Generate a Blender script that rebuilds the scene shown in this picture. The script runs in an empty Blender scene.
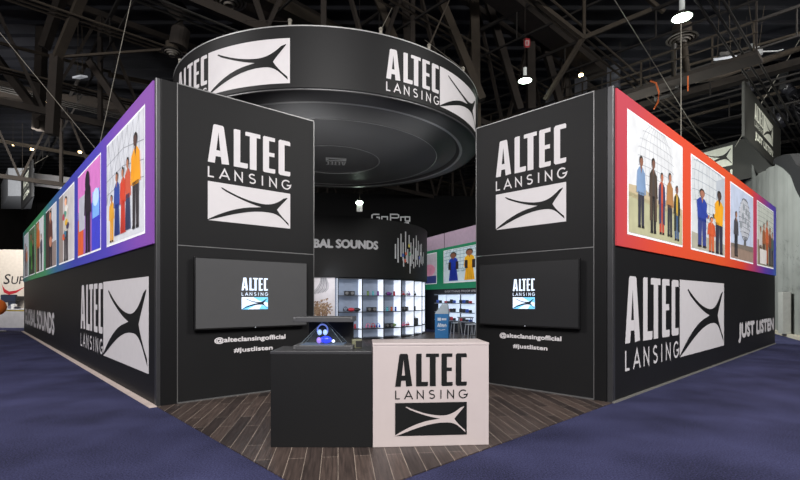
import bpy, bmesh, math, random
from mathutils import Vector, Matrix
from mathutils.geometry import tessellate_polygon
random.seed(7)
SC = bpy.context.scene
COL = SC.collection
R_ = math.radians
PI = math.pi

# ------------------------------------------------------------------ camera
F = 464.0                                   # focal length in pixels of the 800 px wide frame
HOR = 299.0
cam = bpy.data.cameras.new('camera')
cam.sensor_width = 36; cam.lens = F / 800 * 36; cam.shift_y = (HOR - 240) / 800
cam.clip_end = 300
camo = bpy.data.objects.new('camera', cam); COL.objects.link(camo)
camo.location = (0, 0, 1.6); camo.rotation_euler = (PI / 2, 0, 0)
SC.camera = camo
# ------------------------------------------------------------------ light
SC.view_settings.view_transform = 'Standard'; SC.view_settings.look = 'None'
SC.view_settings.gamma = 1; SC.view_settings.use_curve_mapping = False
SC.view_settings.exposure = 0.0
W = bpy.data.worlds.new('world'); SC.world = W; W.use_nodes = True
W.node_tree.nodes['Background'].inputs[0].default_value = (.9, .9, 1, 1)
W.node_tree.nodes['Background'].inputs[1].default_value = 0.10

def area(name, loc, target, size, power, color=(1, 1, 1), sy=None):
    l = bpy.data.lights.new(name, 'AREA'); l.size = size; l.energy = power; l.color = color
    if sy: l.shape = 'RECTANGLE'; l.size_y = sy
    o = bpy.data.objects.new(name, l); COL.objects.link(o); o.location = loc
    o.rotation_euler = (Vector(target) - Vector(loc)).to_track_quat('-Z', 'Y').to_euler()
    return o
def spot(name, loc, target, power, deg, color=(1, 1, 1), r=.08, blend=.6):
    l = bpy.data.lights.new(name, 'SPOT'); l.energy = power; l.spot_size = R_(deg); l.color = color
    l.shadow_soft_size = r; l.spot_blend = blend
    o = bpy.data.objects.new(name, l); COL.objects.link(o); o.location = loc
    o.rotation_euler = (Vector(target) - Vector(loc)).to_track_quat('-Z', 'Y').to_euler()
    return o
# banks of high-bay lamps of the hall, then added area fills
area('hall_bank_and_fill', (0, -7, 10), (0, 9, 2), 9, 3050, (1, .97, .95), 4)
area('hall_bank_and_fill', (-16, 3, 11), (-9, 13, 1), 6, 1700, (1, .97, .96), 4)
area('hall_bank_and_fill', (15, 2, 11), (8, 11, 1), 6, 1700, (1, .98, .95), 4)
area('hall_bank_and_fill', (0, 21.5, 8.6), (0, 21.5, 0), 9, 420, (1, .98, .95), 5)
area('hall_bank_and_fill', (-20, 22, 8), (-26, 36, 8.5), 5, 1500, (1, .98, .95), 4)  # fill added to brighten the far left signs
area('hall_bank_and_fill', (17, 15, 14), (20, 27, 8), 5, 700, (1, .98, .95), 4)  # fill added to brighten the right hanging sign
area('hall_bank_and_fill', (8.5, 21.5, 7.5), (20, 25, 4.5), 4, 1300, (.96, 1, .97), 2.5)  # fill added to brighten the pale fabric wall
# fills added behind the two front walls to brighten the canopy, no fixtures
spot('canopy_fill', (-2.6, 9.4, 4.3), (-2.0, 11.8, 5.85), 210, 80, (1, 1, 1), .3, 1)
spot('canopy_fill', (2.0, 10.2, 4.3), (-1.0, 12.4, 5.85), 210, 62, (1, 1, 1), .3, 1)
spot('sign_fill', (14, 15, 7), (19.9, 26, 10), 3500, 36, (1, 1, .95), .3, .8)  # added fill on the JUST LISTEN sign, no fixture
spot('sign_fill', (-24, 24, 5), (-28, 37, 11.0), 12000, 46, (1, 1, 1), .3, .8)  # added fill on the pale signs at far left, no fixture
spot('canopy_bounce_fill', (-.5, 8.5, 3.1), (-1.6, 10.9, 5.9), 84, 58, (1, 1, 1), .4, 1)  # added fill imitating light bounced from the booth onto the canopy
spot('floor_fill', (2.6, 7.9, 4.6), (1.35, 6.6, 0), 90, 62, (1, .93, .82), .15, 1)  # added warm fill brightening the plank floor, without a lamp body

# ------------------------------------------------------------------ materials
def lin(c):
    return tuple(((x / 255) / 12.92 if x / 255 <= .04045 else ((x / 255 + .055) / 1.055) ** 2.4) for x in c)
_M = {}
def mat(name, rgb, rough=.6, metal=0., emit=0., noise=.06, scale=6., spec=.5, bump=0., alpha=1.):
    key = (name, rgb, rough, metal, emit)
    if key in _M: return _M[key]
    m = bpy.data.materials.new(name); m.use_nodes = True
    nt = m.node_tree; b = nt.nodes['Principled BSDF']
    c = lin(rgb)
    b.inputs['Roughness'].default_value = rough; b.inputs['Metallic'].default_value = metal
    b.inputs['Specular IOR Level'].default_value = spec
    tc = nt.nodes.new('ShaderNodeTexCoord'); nz = nt.nodes.new('ShaderNodeTexNoise')
    nz.inputs['Scale'].default_value = scale; nz.inputs['Detail'].default_value = 3
    nt.links.new(tc.outputs['Object'], nz.inputs['Vector'])
    rp = nt.nodes.new('ShaderNodeValToRGB')
    rp.color_ramp.elements[0].position = .3; rp.color_ramp.elements[1].position = .7
    rp.color_ramp.elements[0].color = (*[x * (1 - noise) for x in c], 1)
    rp.color_ramp.elements[1].color = (*[min(1, x * (1 + noise)) for x in c], 1)
    nt.links.new(nz.outputs['Fac'], rp.inputs['Fac'])
    nt.links.new(rp.outputs['Color'], b.inputs['Base Color'])
    if emit:
        nt.links.new(rp.outputs['Color'], b.inputs['Emission Color']); b.inputs['Emission Strength'].default_value = emit
    if bump:
        bp = nt.nodes.new('ShaderNodeBump'); bp.inputs['Strength'].default_value = bump; bp.inputs['Distance'].default_value = .01
        nt.links.new(nz.outputs['Fac'], bp.inputs['Height']); nt.links.new(bp.outputs['Normal'], b.inputs['Normal'])
    if alpha < 1: b.inputs['Alpha'].default_value = alpha
    _M[key] = m
    return m
PR = .30                                    # brightness of the backlit fabric prints
def pm(rgb, e=None): return mat('print_ink', rgb, .6, 0, PR if e is None else e, .1, 3.)
BLACK = mat('black_laminate', (27, 27, 28), .5, 0, 0, .05, 1.5, .2)
BLACK2 = mat('black_post', (22, 22, 23), .45, 0, 0, .05, 2, .2)
DARK = mat('matte_black', (24, 24, 25), .6)
WHITEV = mat('white_vinyl', (216, 212, 214), .5, 0, 0, .02)
POSTM = mat('corner_aluminium', (72, 72, 74), .4, .6)
ALU = mat('aluminium', (130, 130, 130), .4, .7, 0, .05)
BLACKV = mat('black_vinyl', (25, 26, 26), .5, 0, 0, .06, 6, .2)
STEEL = mat('steel_brown', (39, 32, 26), .85, 0, 0, .25, 2)
STEEL2 = mat('steel_tan', (54, 46, 36), .85, 0, 0, .2, 2)
GREYM = mat('galvanised', (62, 60, 57), .5, .4, 0, .15, 3)
CABLE = mat('cable_steel', (128, 124, 114), .5, .2)
LAMPW = mat('lamp_glow', (225, 255, 228), .5, 0, 14)
WARM = mat('warm_glow', (255, 214, 150), .5, 0, 12)

def ramp_mat(name, stops, span, axis='X', emit=.42, lo=None):
    """printed colour gradient running along the wall"""
    m = bpy.data.materials.new(name); m.use_nodes = True
    nt = m.node_tree; b = nt.nodes['Principled BSDF']; b.inputs['Roughness'].default_value = .6
    tc = nt.nodes.new('ShaderNodeTexCoord'); sp = nt.nodes.new('ShaderNodeSeparateXYZ')
    nt.links.new(tc.outputs['Object'], sp.inputs[0])
    ad = nt.nodes.new('ShaderNodeMath'); ad.operation = 'MULTIPLY_ADD'
    ad.inputs[1].default_value = .45 if lo is None else lo
    nt.links.new(sp.outputs['Z'], ad.inputs[0]); nt.links.new(sp.outputs[axis], ad.inputs[2])
    mr = nt.nodes.new('ShaderNodeMapRange'); mr.inputs[1].default_value = span[0]; mr.inputs[2].default_value = span[1]
    nt.links.new(ad.outputs[0], mr.inputs[0])
    rp = nt.nodes.new('ShaderNodeValToRGB'); e = rp.color_ramp.elements
    while len(e) < len(stops): e.new(.5)
    for k, (t, c) in enumerate(stops):
        e[k].position = t; e[k].color = (*lin(c), 1)
    nt.links.new(mr.outputs[0], rp.inputs['Fac'])
    nt.links.new(rp.outputs['Color'], b.inputs['Base Color'])
    nt.links.new(rp.outputs['Color'], b.inputs['Emission Color']); b.inputs['Emission Strength'].default_value = emit
    return m

# ------------------------------------------------------------------ mesh helpers
def link(name, me, parent=None):
    o = bpy.data.objects.new(name, me); COL.objects.link(o)
    if parent: o.parent = parent
    return o
def tag(o, label=None, cat=None, group=None, kind=None):
    if label: o['label'] = label
    if cat: o['category'] = cat
    if group: o['group'] = group
    if kind: o['kind'] = kind
    return o
def empty(name, loc=(0, 0, 0), rz=0., label=None, cat=None, group=None):
    o = link(name, None); o.location = loc; o.rotation_euler = (0, 0, rz); o.empty_display_size = .1
    return tag(o, label, cat, group)
class MB:
    def __init__(s): s.bm = bmesh.new(); s.mi = 0
    def _f(s, fs):
        for f in fs: f.material_index = s.mi
    def box(s, c, d, rot=None, bev=0.):
        g = bmesh.ops.create_cube(s.bm, size=1)
        vs = g['verts']
        bmesh.ops.scale(s.bm, vec=d, verts=vs)
        if bev:
            es = list({e for v in vs for e in v.link_edges})
            r = bmesh.ops.bevel(s.bm, geom=es, offset=bev, segments=2, affect='EDGES', profile=.5)
            vs = list({v for f in r['faces'] for v in f.verts} | {v for v in vs if v.is_valid})
        if rot is not None: bmesh.ops.rotate(s.bm, cent=(0, 0, 0), matrix=rot, verts=vs)
        bmesh.ops.translate(s.bm, vec=c, verts=vs)
        s._f({f for v in vs for f in v.link_faces}); return s
    def b6(s, x0, x1, y0, y1, z0, z1, bev=0.):
        return s.box(((x0 + x1) / 2, (y0 + y1) / 2, (z0 + z1) / 2), (abs(x1 - x0), abs(y1 - y0), abs(z1 - z0)), None, bev)
    def bar(s, a, b, w, h=None, r=False, n=10):
        a = Vector(a); b = Vector(b); d = b - a; L = d.length
        q = d.to_track_quat('Z', 'Y').to_matrix()
        if not r:
            s.box((a + b) / 2, (w, h or w, L), q)
        else:
            g = bmesh.ops.create_cone(s.bm, cap_ends=True, segments=n, radius1=w, radius2=h or w, depth=L)
            bmesh.ops.rotate(s.bm, cent=(0, 0, 0), matrix=q, verts=g['verts'])
            bmesh.ops.translate(s.bm, vec=(a + b) / 2, verts=g['verts'])
            s._f({f for v in g['verts'] for f in v.link_faces})
        return s
    def path(s, pts, r, n=8):
        """smooth tube through points"""
        P = [Vector(p) for p in pts]; rings = []
        for i, p in enumerate(P):
            t = (P[min(i + 1, len(P) - 1)] - P[max(i - 1, 0)]).normalized()
            q = t.to_track_quat('Z', 'Y').to_matrix()
            rings.append([s.bm.verts.new(p + q @ Vector((r * math.cos(2 * PI * k / n), r * math.sin(2 * PI * k / n), 0))) for k in range(n)])
        fs = []
        for a, b in zip(rings, rings[1:]):
            for k in range(n): fs.append(s.bm.faces.new((a[k], a[(k + 1) % n], b[(k + 1) % n], b[k])))
        fs.append(s.bm.faces.new(rings[0][::-1])); fs.append(s.bm.faces.new(rings[-1])); s._f(fs); return s
    def lathe(s, prof, n=48, c=(0, 0, 0), a0=0., a1=2 * PI):
        full = abs(a1 - a0 - 2 * PI) < 1e-6
        m = n if full else n + 1
        rings = []
        for r, z in prof:
            rings.append([s.bm.verts.new((c[0] + r * math.cos(a0 + (a1 - a0) * k / n), c[1] + r * math.sin(a0 + (a1 - a0) * k / n), c[2] + z)) for k in range(m)])
        fs = []
        for a, b in zip(rings, rings[1:]):
            for k in range(n):
                k2 = (k + 1) % m
                try: fs.append(s.bm.faces.new((a[k], a[k2], b[k2], b[k])))
                except ValueError: pass
        s._f(fs); return s
    def ball(s, c, r, sc=(1, 1, 1), n=12):
        g = bmesh.ops.create_uvsphere(s.bm, u_segments=n, v_segments=max(6, n * 2 // 3), radius=r)
        bmesh.ops.scale(s.bm, vec=sc, verts=g['verts']); bmesh.ops.translate(s.bm, vec=c, verts=g['verts'])
        s._f({f for v in g['verts'] for f in v.link_faces}); return s
    def build(s, name, m, parent=None, smooth=False):
        me = bpy.data.meshes.new(name)
        bmesh.ops.remove_doubles(s.bm, verts=s.bm.verts, dist=1e-6)
        bmesh.ops.recalc_face_normals(s.bm, faces=s.bm.faces)
        s.bm.to_mesh(me); s.bm.free()
        for x in (m if isinstance(m, (list, tuple)) else [m]): me.materials.append(x)
        if smooth:
            me.polygons.foreach_set('use_smooth', [True] * len(me.polygons))
            me.set_sharp_from_angle(angle=R_(38))
        return link(name, me, parent)

class Art:
    """flat printed artwork: polygons in u,v metres, mapped onto a surface"""
    def __init__(s): s.it = []; s.mats = []
    def poly(s, pts, m, layer=0):
        if m not in s.mats: s.mats.append(m)
        pts = [(float(a), float(b)) for a, b in pts]
        tri = tessellate_polygon([[Vector((a, b, 0)) for a, b in pts]])
        s.it.append((pts, [tuple(t) for t in tri], s.mats.index(m), layer)); return s
    def rect(s, u0, v0, u1, v1, m, layer=0): return s.poly([(u0, v0), (u1, v0), (u1, v1), (u0, v1)], m, layer)
    def raw(s, vs, fs, m, layer=0):
        if m not in s.mats: s.mats.append(m)
        s.it.append((vs, fs, s.mats.index(m), layer)); return s
    def ell(s, cu, cv, a, b, m, layer=0, n=14): return s.poly([(cu + a * math.cos(2 * PI * k / n), cv + b * math.sin(2 * PI * k / n)) for k in range(n)], m, layer)
    def stroke(s, pts, w, m, layer=0):
        P = [Vector(p) for p in pts]
        L = []; Rr = []
        for i, p in enumerate(P):
            if i == 0: t = (P[1] - p).normalized(); k = 1
            elif i == len(P) - 1: t = (p - P[-2]).normalized(); k = 1
            else:
                t1 = (p - P[i - 1]).normalized(); t2 = (P[i + 1] - p).normalized()
                t = (t1 + t2).normalized(); k = 1 / max(.35, math.sqrt(max(0, (1 + t1.dot(t2)) / 2)))
            n = Vector((-t.y, t.x)) * w / 2 * k
            L.append(p + n); Rr.append(p - n)
        vs = [tuple(x) for q in zip(L, Rr) for x in q]
        fs = [(2 * i, 2 * i + 1, 2 * i + 3, 2 * i + 2) for i in range(len(P) - 1)]
        return s.raw([(a[0], a[1]) for a in vs], fs, m, layer)
    def build(s, name, fn, parent=None, cut=0., thick=.003):
        bm = bmesh.new()
        lay = bm.verts.layers.float.new('lay')
        for vs, fs, mi, la in s.it:
            V = []
            for a, b in vs:
                v = bm.verts.new((a, b, 0)); v[lay] = la; V.append(v)
            for f in fs:
                if len(set(f)) < 3: continue
                try: q = bm.faces.new([V[i] for i in f]); q.material_index = mi
                except ValueError: pass
        if cut:
            us = [v.co.x for v in bm.verts]
            u = math.floor(min(us) / cut) * cut + cut
            while u < max(us):
                bmesh.ops.bisect_plane(bm, geom=bm.verts[:] + bm.edges[:] + bm.faces[:], plane_co=(u, 0, 0), plane_no=(1, 0, 0)); u += cut
        for v in bm.verts:
            v.co = Vector(fn(v.co.x, v.co.y, .003 + v[lay] * thick))
        me = bpy.data.meshes.new(name); bm.to_mesh(me); bm.free()
        for m in s.mats: me.materials.append(m)
        return link(name, me, parent)

def flatmap(u, v, o): return (u, -o, v)
_tc = {}
def text2d(txt, bold=0., shear=0.):
    key = (txt, bold, shear)
    if key not in _tc:
        c = bpy.data.curves.new('t', 'FONT'); c.body = txt; c.offset = bold; c.fill_mode = 'FRONT'; c.resolution_u = 3; c.shear = shear
        o = bpy.data.objects.new('t', c); COL.objects.link(o)
        dg = bpy.context.evaluated_depsgraph_get(); dg.update()
        me = bpy.data.meshes.new_from_object(o.evaluated_get(dg))
        vs = [(v.co.x, v.co.y) for v in me.vertices]; fs = [tuple(p.vertices) for p in me.polygons]
        bpy.data.objects.remove(o); bpy.data.meshes.remove(me); bpy.data.curves.remove(c)
        _tc[key] = (vs, fs)
    return _tc[key]
def put_text(art, txt, u0, v0, u1, v1, m, layer=0, bold=0., shear=0.):
    vs, fs = text2d(txt, 0., shear)
    xs = [a for a, b in vs]; ys = [b for a, b in vs]
    X0, X1, Y0, Y1 = min(xs), max(xs), min(ys), max(ys)
    h = v1 - v0; e = bold * h * 1.5
    sh = [(0, 0)] if not e else [(-e, 0), (e, 0), (0, e * .8), (0, -e * .8)]
    for i, (dx, dy) in enumerate(sh):
        art.raw([(u0 + e + dx + (a - X0) / (X1 - X0) * (u1 - u0 - 2 * e), v0 + e * .8 + dy + (b - Y0) / (Y1 - Y0) * (v1 - v0 - 1.6 * e)) for a, b in vs], fs, m, layer + i * .35)

# ------------------------------------------------------------------ the exhibitor's logo
def fitter(u0, v0, u1, v1, x0, y0, x1, y1):
    return lambda x, y: (u0 + (x - x0) / (x1 - x0) * (u1 - u0), v1 - (y - y0) / (y1 - y0) * (v1 - v0))
def altec(art, u0, v0, u1, v1, m, layer=0):
    t = fitter(u0, v0, u1, v1, 103, 73, 403, 212)
    def P(*q): art.poly([t(*p) for p in q], m, layer)
    P((103, 212), (121, 77), (125, 73), (140, 73), (138, 100), (131, 165), (131, 168), (126, 212))     # A
    P((140, 73), (152, 73), (156, 77), (174, 210), (149, 212), (144, 168), (144, 165), (138, 100))
    P((130, 165), (146, 165), (147, 187), (128, 187))
    P((190, 76), (194, 73), (213, 73), (213, 212), (190, 212)); P((213, 193), (240, 193), (240, 208), (237, 212), (213, 212))     # L
    P((231, 76), (234, 73), (286, 73), (286, 88), (231, 88)); P((247, 88), (272, 88), (272, 212), (247, 212))           # T
    P((296, 77), (300, 73), (319, 73), (319, 212), (300, 212), (296, 208))                                             # E
    P((319, 73), (342, 73), (342, 88), (319, 88)); P((319, 133), (340, 133), (340, 148), (319, 148)); P((319, 195), (343, 195), (343, 208), (340, 212), (319, 212))
    P((356, 79), (362, 73), (380, 73), (380, 212), (362, 212), (356, 206))                                             # C
    P((380, 73), (399, 73), (403, 77), (403, 90), (380, 90)); P((380, 194), (403, 194), (403, 208), (399, 212), (380, 212))
def lansing(art, u0, v0, u1, v1, m, layer=0):
    t = fitter(u0, v0, u1, v1, 103, 228, 405, 266)
    w = 5.2 * (v1 - v0) / 38
    def S(*q): art.stroke([t(*p) for p in q], w, m, layer)
    S((105.5, 228), (105.5, 263.5), (123, 263.5))
    S((142, 266), (159, 230), (176, 266)); S((149, 254), (169, 254))
    S((195.5, 266), (195.5, 231), (220.5, 263), (220.5, 228))
    S(*[(257 + 10 * math.cos(R_(a)), 238 - 8 * math.sin(R_(a))) for a in range(35, 271, 25)] + [(257 + 11 * math.sin(R_(a)), 255 - 8.6 * math.cos(R_(a))) for a in range(10, 250, 25)])
    S((295, 228), (295, 266))
    S((323.5, 266), (323.5, 231), (348.5, 263), (348.5, 228))
    S(*([(389 + 17 * math.cos(R_(a)), 247 - 17 * math.sin(R_(a))) for a in range(45, 361, 24)] + [(404, 249), (391, 249)]))
def bez(p0, p1, p2, p3, n=8):
    r = []
    for i in range(n):
        a = i / n; b = 1 - a
        r.append((b**3 * p0[0] + 3 * b * b * a * p1[0] + 3 * b * a * a * p2[0] + a**3 * p3[0], b**3 * p0[1] + 3 * b * b * a * p1[1] + 3 * b * a * a * p2[1] + a**3 * p3[1]))
    return r
XP = (bez((150, 297), (195, 318), (240, 334), (290, 337)) + bez((290, 337), (330, 339), (355, 325), (387, 294)) +
      [(391, 299)] + bez((391, 302), (377, 320), (361, 336), (350, 352)) + bez((350, 352), (362, 372), (384, 392), (402, 406)) +
      [(397, 411)] + bez((396, 410), (375, 392), (360, 367), (320, 367)) + bez((320, 367), (250, 364), (180, 392), (107, 421)) +
      [(103, 421)] + [(103, 418)] + bez((104, 417), (170, 375), (230, 354), (290, 352)) + bez((290, 350), (240, 342), (190, 322), (147, 303)) + [(146, 299)])
def cross_mark(art, u0, v0, u1, v1, m, layer=0):
    t = fitter(u0, v0, u1, v1, 103, 281, 403, 421)
    art.poly([t(*p) for p in XP], m, layer)
def stacked_logo(root, u0, u1, v0, v1, ink, knock, fn=flatmap, cut=0., part='logo'):
    """lettering above the mark, as on the wings and the counter; v0..v1 whole height"""
    H = v1 - v0                               # proportions 348 high: 139 letters, gap16, 38, gap15, 140
    k = H / 348
    a = Art(); altec(a, u0, v1 - 139 * k, u1, v1, ink); lansing(a, u0, v1 - 193 * k, u1, v1 - 155 * k, ink)
    a.build(part + '_lettering', fn, root, cut)
    a = Art(); a.rect(u0, v0, u1, v0 + 140 * k, ink); cross_mark(a, u0, v0, u1, v0 + 140 * k, knock, 1)
    a.build(part + '_mark', fn, root, cut)
def wide_logo(root, ul, um, u1, v0, v1, ink, knock, fn=flatmap, cut=0.):
    """lettering ul..um, mark um..u1"""
    H = v1 - v0; um2 = um - .012 * (u1 - ul)
    a = Art(); altec(a, ul, v0 + .29 * H, um2, v1 - .01 * H, ink); lansing(a, ul, v0 + .005 * H, um2, v0 + .215 * H, ink)
    a.build('logo_lettering', fn, root, cut)
    a = Art(); a.rect(um, v0, u1, v1, ink); cross_mark(a, um, v0, u1, v1, knock, 1)
    a.build('logo_mark', fn, root, cut)

def at(px, py, Y): return Vector(((px - 400) / F * Y, Y, 1.6 + (HOR - py) / F * Y))

# ------------------------------------------------------------------ booth axes
PL = Vector((-3.60, 6.87, 0)); PRt = Vector((3.26, 7.12, 0))
dl = Vector((-.682, .731, 0)).normalized(); dr = Vector((.731, .682, 0)).normalized()
WL = Vector((.7655, .643, 0)).normalized(); WR = Vector((.704, -.710, 0)).normalized()
def rz_of(d): return math.atan2(d.y, d.x)

# ------------------------------------------------------------------ floor
def carpet_mat():
    m = bpy.data.materials.new('navy_carpet'); m.use_nodes = True; nt = m.node_tree; b = nt.nodes['Principled BSDF']
    b.inputs['Roughness'].default_value = .95; b.inputs['Specular IOR Level'].default_value = .15
    tc = nt.nodes.new('ShaderNodeTexCoord'); n1 = nt.nodes.new('ShaderNodeTexNoise'); n2 = nt.nodes.new('ShaderNodeTexNoise')
    n1.inputs['Scale'].default_value = 62; n1.inputs['Detail'].default_value = 8; n1.inputs['Roughness'].default_value = .75; n2.inputs['Scale'].default_value = .9
    nt.links.new(tc.outputs['Object'], n1.inputs['Vector']); nt.links.new(tc.outputs['Object'], n2.inputs['Vector'])
    ad = nt.nodes.new('ShaderNodeMath'); ad.operation = 'MULTIPLY_ADD'; ad.inputs[1].default_value = .35
    nt.links.new(n2.outputs['Fac'], ad.inputs[0]); nt.links.new(n1.outputs['Fac'], ad.inputs[2])
    rp = nt.nodes.new('ShaderNodeValToRGB'); e = rp.color_ramp.elements
    e[0].position = .5; e[0].color = (*lin((8, 8, 24)), 1); e[1].position = .95; e[1].color = (*lin((84, 86, 128)), 1)
    nt.links.new(ad.outputs[0], rp.inputs['Fac']); nt.links.new(rp.outputs['Color'], b.inputs['Base Color'])
    bp = nt.nodes.new('ShaderNodeBump'); bp.inputs['Strength'].default_value = .5; bp.inputs['Distance'].default_value = .01
    nt.links.new(n1.outputs['Fac'], bp.inputs['Height']); nt.links.new(bp.outputs['Normal'], b.inputs['Normal'])
    return m
def wood_mat():
    m = bpy.data.materials.new('dark_planks'); m.use_nodes = True; nt = m.node_tree; b = nt.nodes['Principled BSDF']
    b.inputs['Roughness'].default_value = .42
    tc = nt.nodes.new('ShaderNodeTexCoord'); mp = nt.nodes.new('ShaderNodeMapping'); mp.inputs['Rotation'].default_value = (0, 0, R_(-97.6))
    nt.links.new(tc.outputs['Object'], mp.inputs['Vector'])
    br = nt.nodes.new('ShaderNodeTexBrick'); br.inputs['Scale'].default_value = 1; br.inputs['Brick Width'].default_value = 1.3
    br.inputs['Row Height'].default_value = .163; br.inputs['Mortar Size'].default_value = .0035; br.inputs['Mortar Smooth'].default_value = .2
    br.inputs['Color1'].default_value = (*lin((82, 70, 65)), 1); br.inputs['Color2'].default_value = (*lin((50, 43, 42)), 1)
    br.inputs['Mortar'].default_value = (*lin((150, 138, 128)), 1); br.offset_frequency = 2; br.offset = .37
    nt.links.new(mp.outputs[0], br.inputs['Vector'])
    mp2 = nt.nodes.new('ShaderNodeMapping'); mp2.inputs['Scale'].default_value = (1.2, 22, 1)
    nt.links.new(mp.outputs[0], mp2.inputs['Vector'])
    nz = nt.nodes.new('ShaderNodeTexNoise'); nz.inputs['Scale'].default_value = 2; nz.inputs['Detail'].default_value = 6
    nt.links.new(mp2.outputs[0], nz.inputs['Vector'])
    rp = nt.nodes.new('ShaderNodeValToRGB'); rp.color_ramp.elements[0].position = .3; rp.color_ramp.elements[0].color = (.55, .55, .55, 1)
    rp.color_ramp.elements[1].position = .72; rp.color_ramp.elements[1].color = (1.5, 1.45, 1.4, 1)
    nt.links.new(nz.outputs['Fac'], rp.inputs['Fac'])
    mx = nt.nodes.new('ShaderNodeMix'); mx.data_type = 'RGBA'; mx.blend_type = 'MULTIPLY'; mx.inputs[0].default_value = 1
    nt.links.new(br.outputs['Color'], mx.inputs[6]); nt.links.new(rp.outputs['Color'], mx.inputs[7])
    nt.links.new(mx.outputs[2], b.inputs['Base Color'])
    bp = nt.nodes.new('ShaderNodeBump'); bp.inputs['Strength'].default_value = .15; bp.inputs['Distance'].default_value = .004
    nt.links.new(nz.outputs['Fac'], bp.inputs['Height']); nt.links.new(bp.outputs['Normal'], b.inputs['Normal'])
    return m
b = MB(); b.b6(-45, 45, -14, 56, -.1, 0); tag(b.build('floor', carpet_mat()), kind='structure')
# plank floor: corner where the two outer wall lines meet
A2 = Matrix(((-dl.x, dr.x), (-dl.y, dr.y))); rhs = PRt - PL; t = A2.inverted() @ Vector((rhs.x, rhs.y))
apex = PL - dl * t[0]
b = MB(); vs = []
poly = [apex, apex + dr * 14.2, apex + dr * 14.2 + dl * 13.5, apex + dl * 13.5]
for z in (.001, .012): vs.append([b.bm.verts.new((p.x, p.y, z)) for p in poly])
b.bm.faces.new(vs[1]); b.bm.faces.new(vs[0][::-1])
for k in range(4): b.bm.faces.new((vs[0][k], vs[0][(k + 1) % 4], vs[1][(k + 1) % 4], vs[1][k]))
tag(b.build('floor', wood_mat()), kind='structure')

# ------------------------------------------------------------------ hall shell
deck = mat('roof_deck', (11, 12, 20), .8, 0, 0, .5, .35)
b = MB(); b.b6(-45, 45, -14, 56, 15.2, 15.5)
for k in range(60): b.b6(-45, 45, -13 + k * 1.15, -12.86 + k * 1.15, 15.02, 15.2)
tag(b.build('ceiling', deck), kind='structure')
hallw = mat('hall_wall', (30, 27, 25), .85, 0, 0, .3, .5)
b = MB(); b.b6(-45, 45, 56, 56.4, 0, 15.5)
for k in range(30): b.b6(-44 + k * 3, -43.8 + k * 3, 55.8, 56, 0, 15.2)
for z in (4, 8, 11): b.b6(-45, 45, 55.75, 56, z, z + .25)
tag(b.build('wall_back', hallw), kind='structure')
for nm, x in (('wall_left', -45.3), ('wall_right', 45)):
    b = MB(); b.b6(x, x + .3, -14, 56, 0, 15.5)
    for k in range(22): b.b6(x - .15, x + .45, -13 + k * 3, -12.7 + k * 3, 0, 15.2)
    tag(b.build(nm, hallw), kind='structure')

def truss(P0, d, L, zt, zb, bay, ch=.2, webs=.14, m=STEEL):
    b = MB(); P0 = Vector(P0); n = int(L / bay)
    top = lambda s: P0 + d * s + Vector((0, 0, zt)); bot = lambda s: P0 + d * s + Vector((0, 0, zb))
    b.bar(top(0), top(n * bay), ch, ch * 1.3); b.bar(bot(0), bot(n * bay), ch, ch * 1.3)
    for k in range(n + 1): b.bar(bot(k * bay), top(k * bay), webs * 1.25, webs)
    for k in range(n):
        mid = (k + .5) * bay
        b.bar(top(k * bay), bot(mid), webs, webs * .8); b.bar(bot(mid), top((k + 1) * bay), webs, webs * .8)
    return tag(b.build('roof_truss', m), kind='structure')
base = Vector((.5, 18, 0))
for q in (-1, 0, 1, 2):
    truss(base + dl * 12 * q - dr * 20.5, dr, 58, 14.6, 9.6 if q < 2 else 9.0, 4.1)
for k in range(-4, 9):
    b = MB()
    o0 = base + dr * (4.1 * k) - dl * 14
    for z, w in ((13.6, .12), (12.4, .07)):
        b.bar(o0 + Vector((0, 0, z)), o0 + dl * 52 + Vector((0, 0, z)), w)
    for j in range(13):
        a = o0 + dl * (4 * j); b.bar(a + Vector((0, 0, 12.4)), a + Vector((0, 0, 13.6)), .05)
    tag(b.build('roof_joist', mat('joist_dark', (30, 26, 23), .85)), kind='structure')
for k in range(9):                             # service pipes under the roof, parallel to the trusses
    b = MB(); o0 = base + dl * (-9 + 4.3 * k) - dr * 22 + Vector((0, 0, 11.2 + (k * 37 % 5) * .35))
    for j in range(3): b.bar(o0 + dl * .3 * j, o0 + dl * .3 * j + dr * 60, .045, .045, True, 6)
    tag(b.build('service_pipe', GREYM if k % 3 == 0 else STEEL2), kind='structure')
def beam(p, q, w, h=None, m=STEEL, name='roof_beam'):
    w *= .72; h = h * .72 if h else None
    b = MB(); b.bar(p, q, w, h or w); return tag(b.build(name, m), kind='structure')
beam(at(86, -12, 17), at(57, 58, 18.5), .42, .3, STEEL2)
beam(at(57, 56, 18.5), at(52, 135, 18.5), .5, .45)
beam(at(-8, 41, 18), at(110, 72, 24), .16, .16, STEEL2)
beam(at(60, 57, 18.5), at(172, 49, 19), .12, .12, STEEL2)
beam(at(63, -8, 20), at(44, 48, 20), .5, .4)
beam(at(44, -8, 23), at(38, 130, 23), .55, .5)
beam(at(90, 62, 20), at(128, 118, 20), .4, .35)
beam(at(-6, 55, 22), at(42, 118, 22), .55, .45)
beam(at(110, 75, 24), at(155, 84, 27), .3, .3, STEEL2)
beam(at(-5, 94, 26), at(165, 108, 30), .9, .6)
beam(at(238, -14, 16), at(342, 38, 21), .85, .6, STEEL2)
beam(at(374, -10, 18), at(398, 48, 18), .42, .35, STEEL2)
beam(at(404, -12, 18.6), at(408, 50, 18.6), .5, .4, STEEL)
beam(at(436, -12, 19), at(482, 100, 19), .5, .4, STEEL2)
beam(at(474, -12, 20), at(476, 130, 20), .6, .5, STEEL2)
beam(at(488, 2, 21), at(520, 110, 21), .5, .4)
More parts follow.
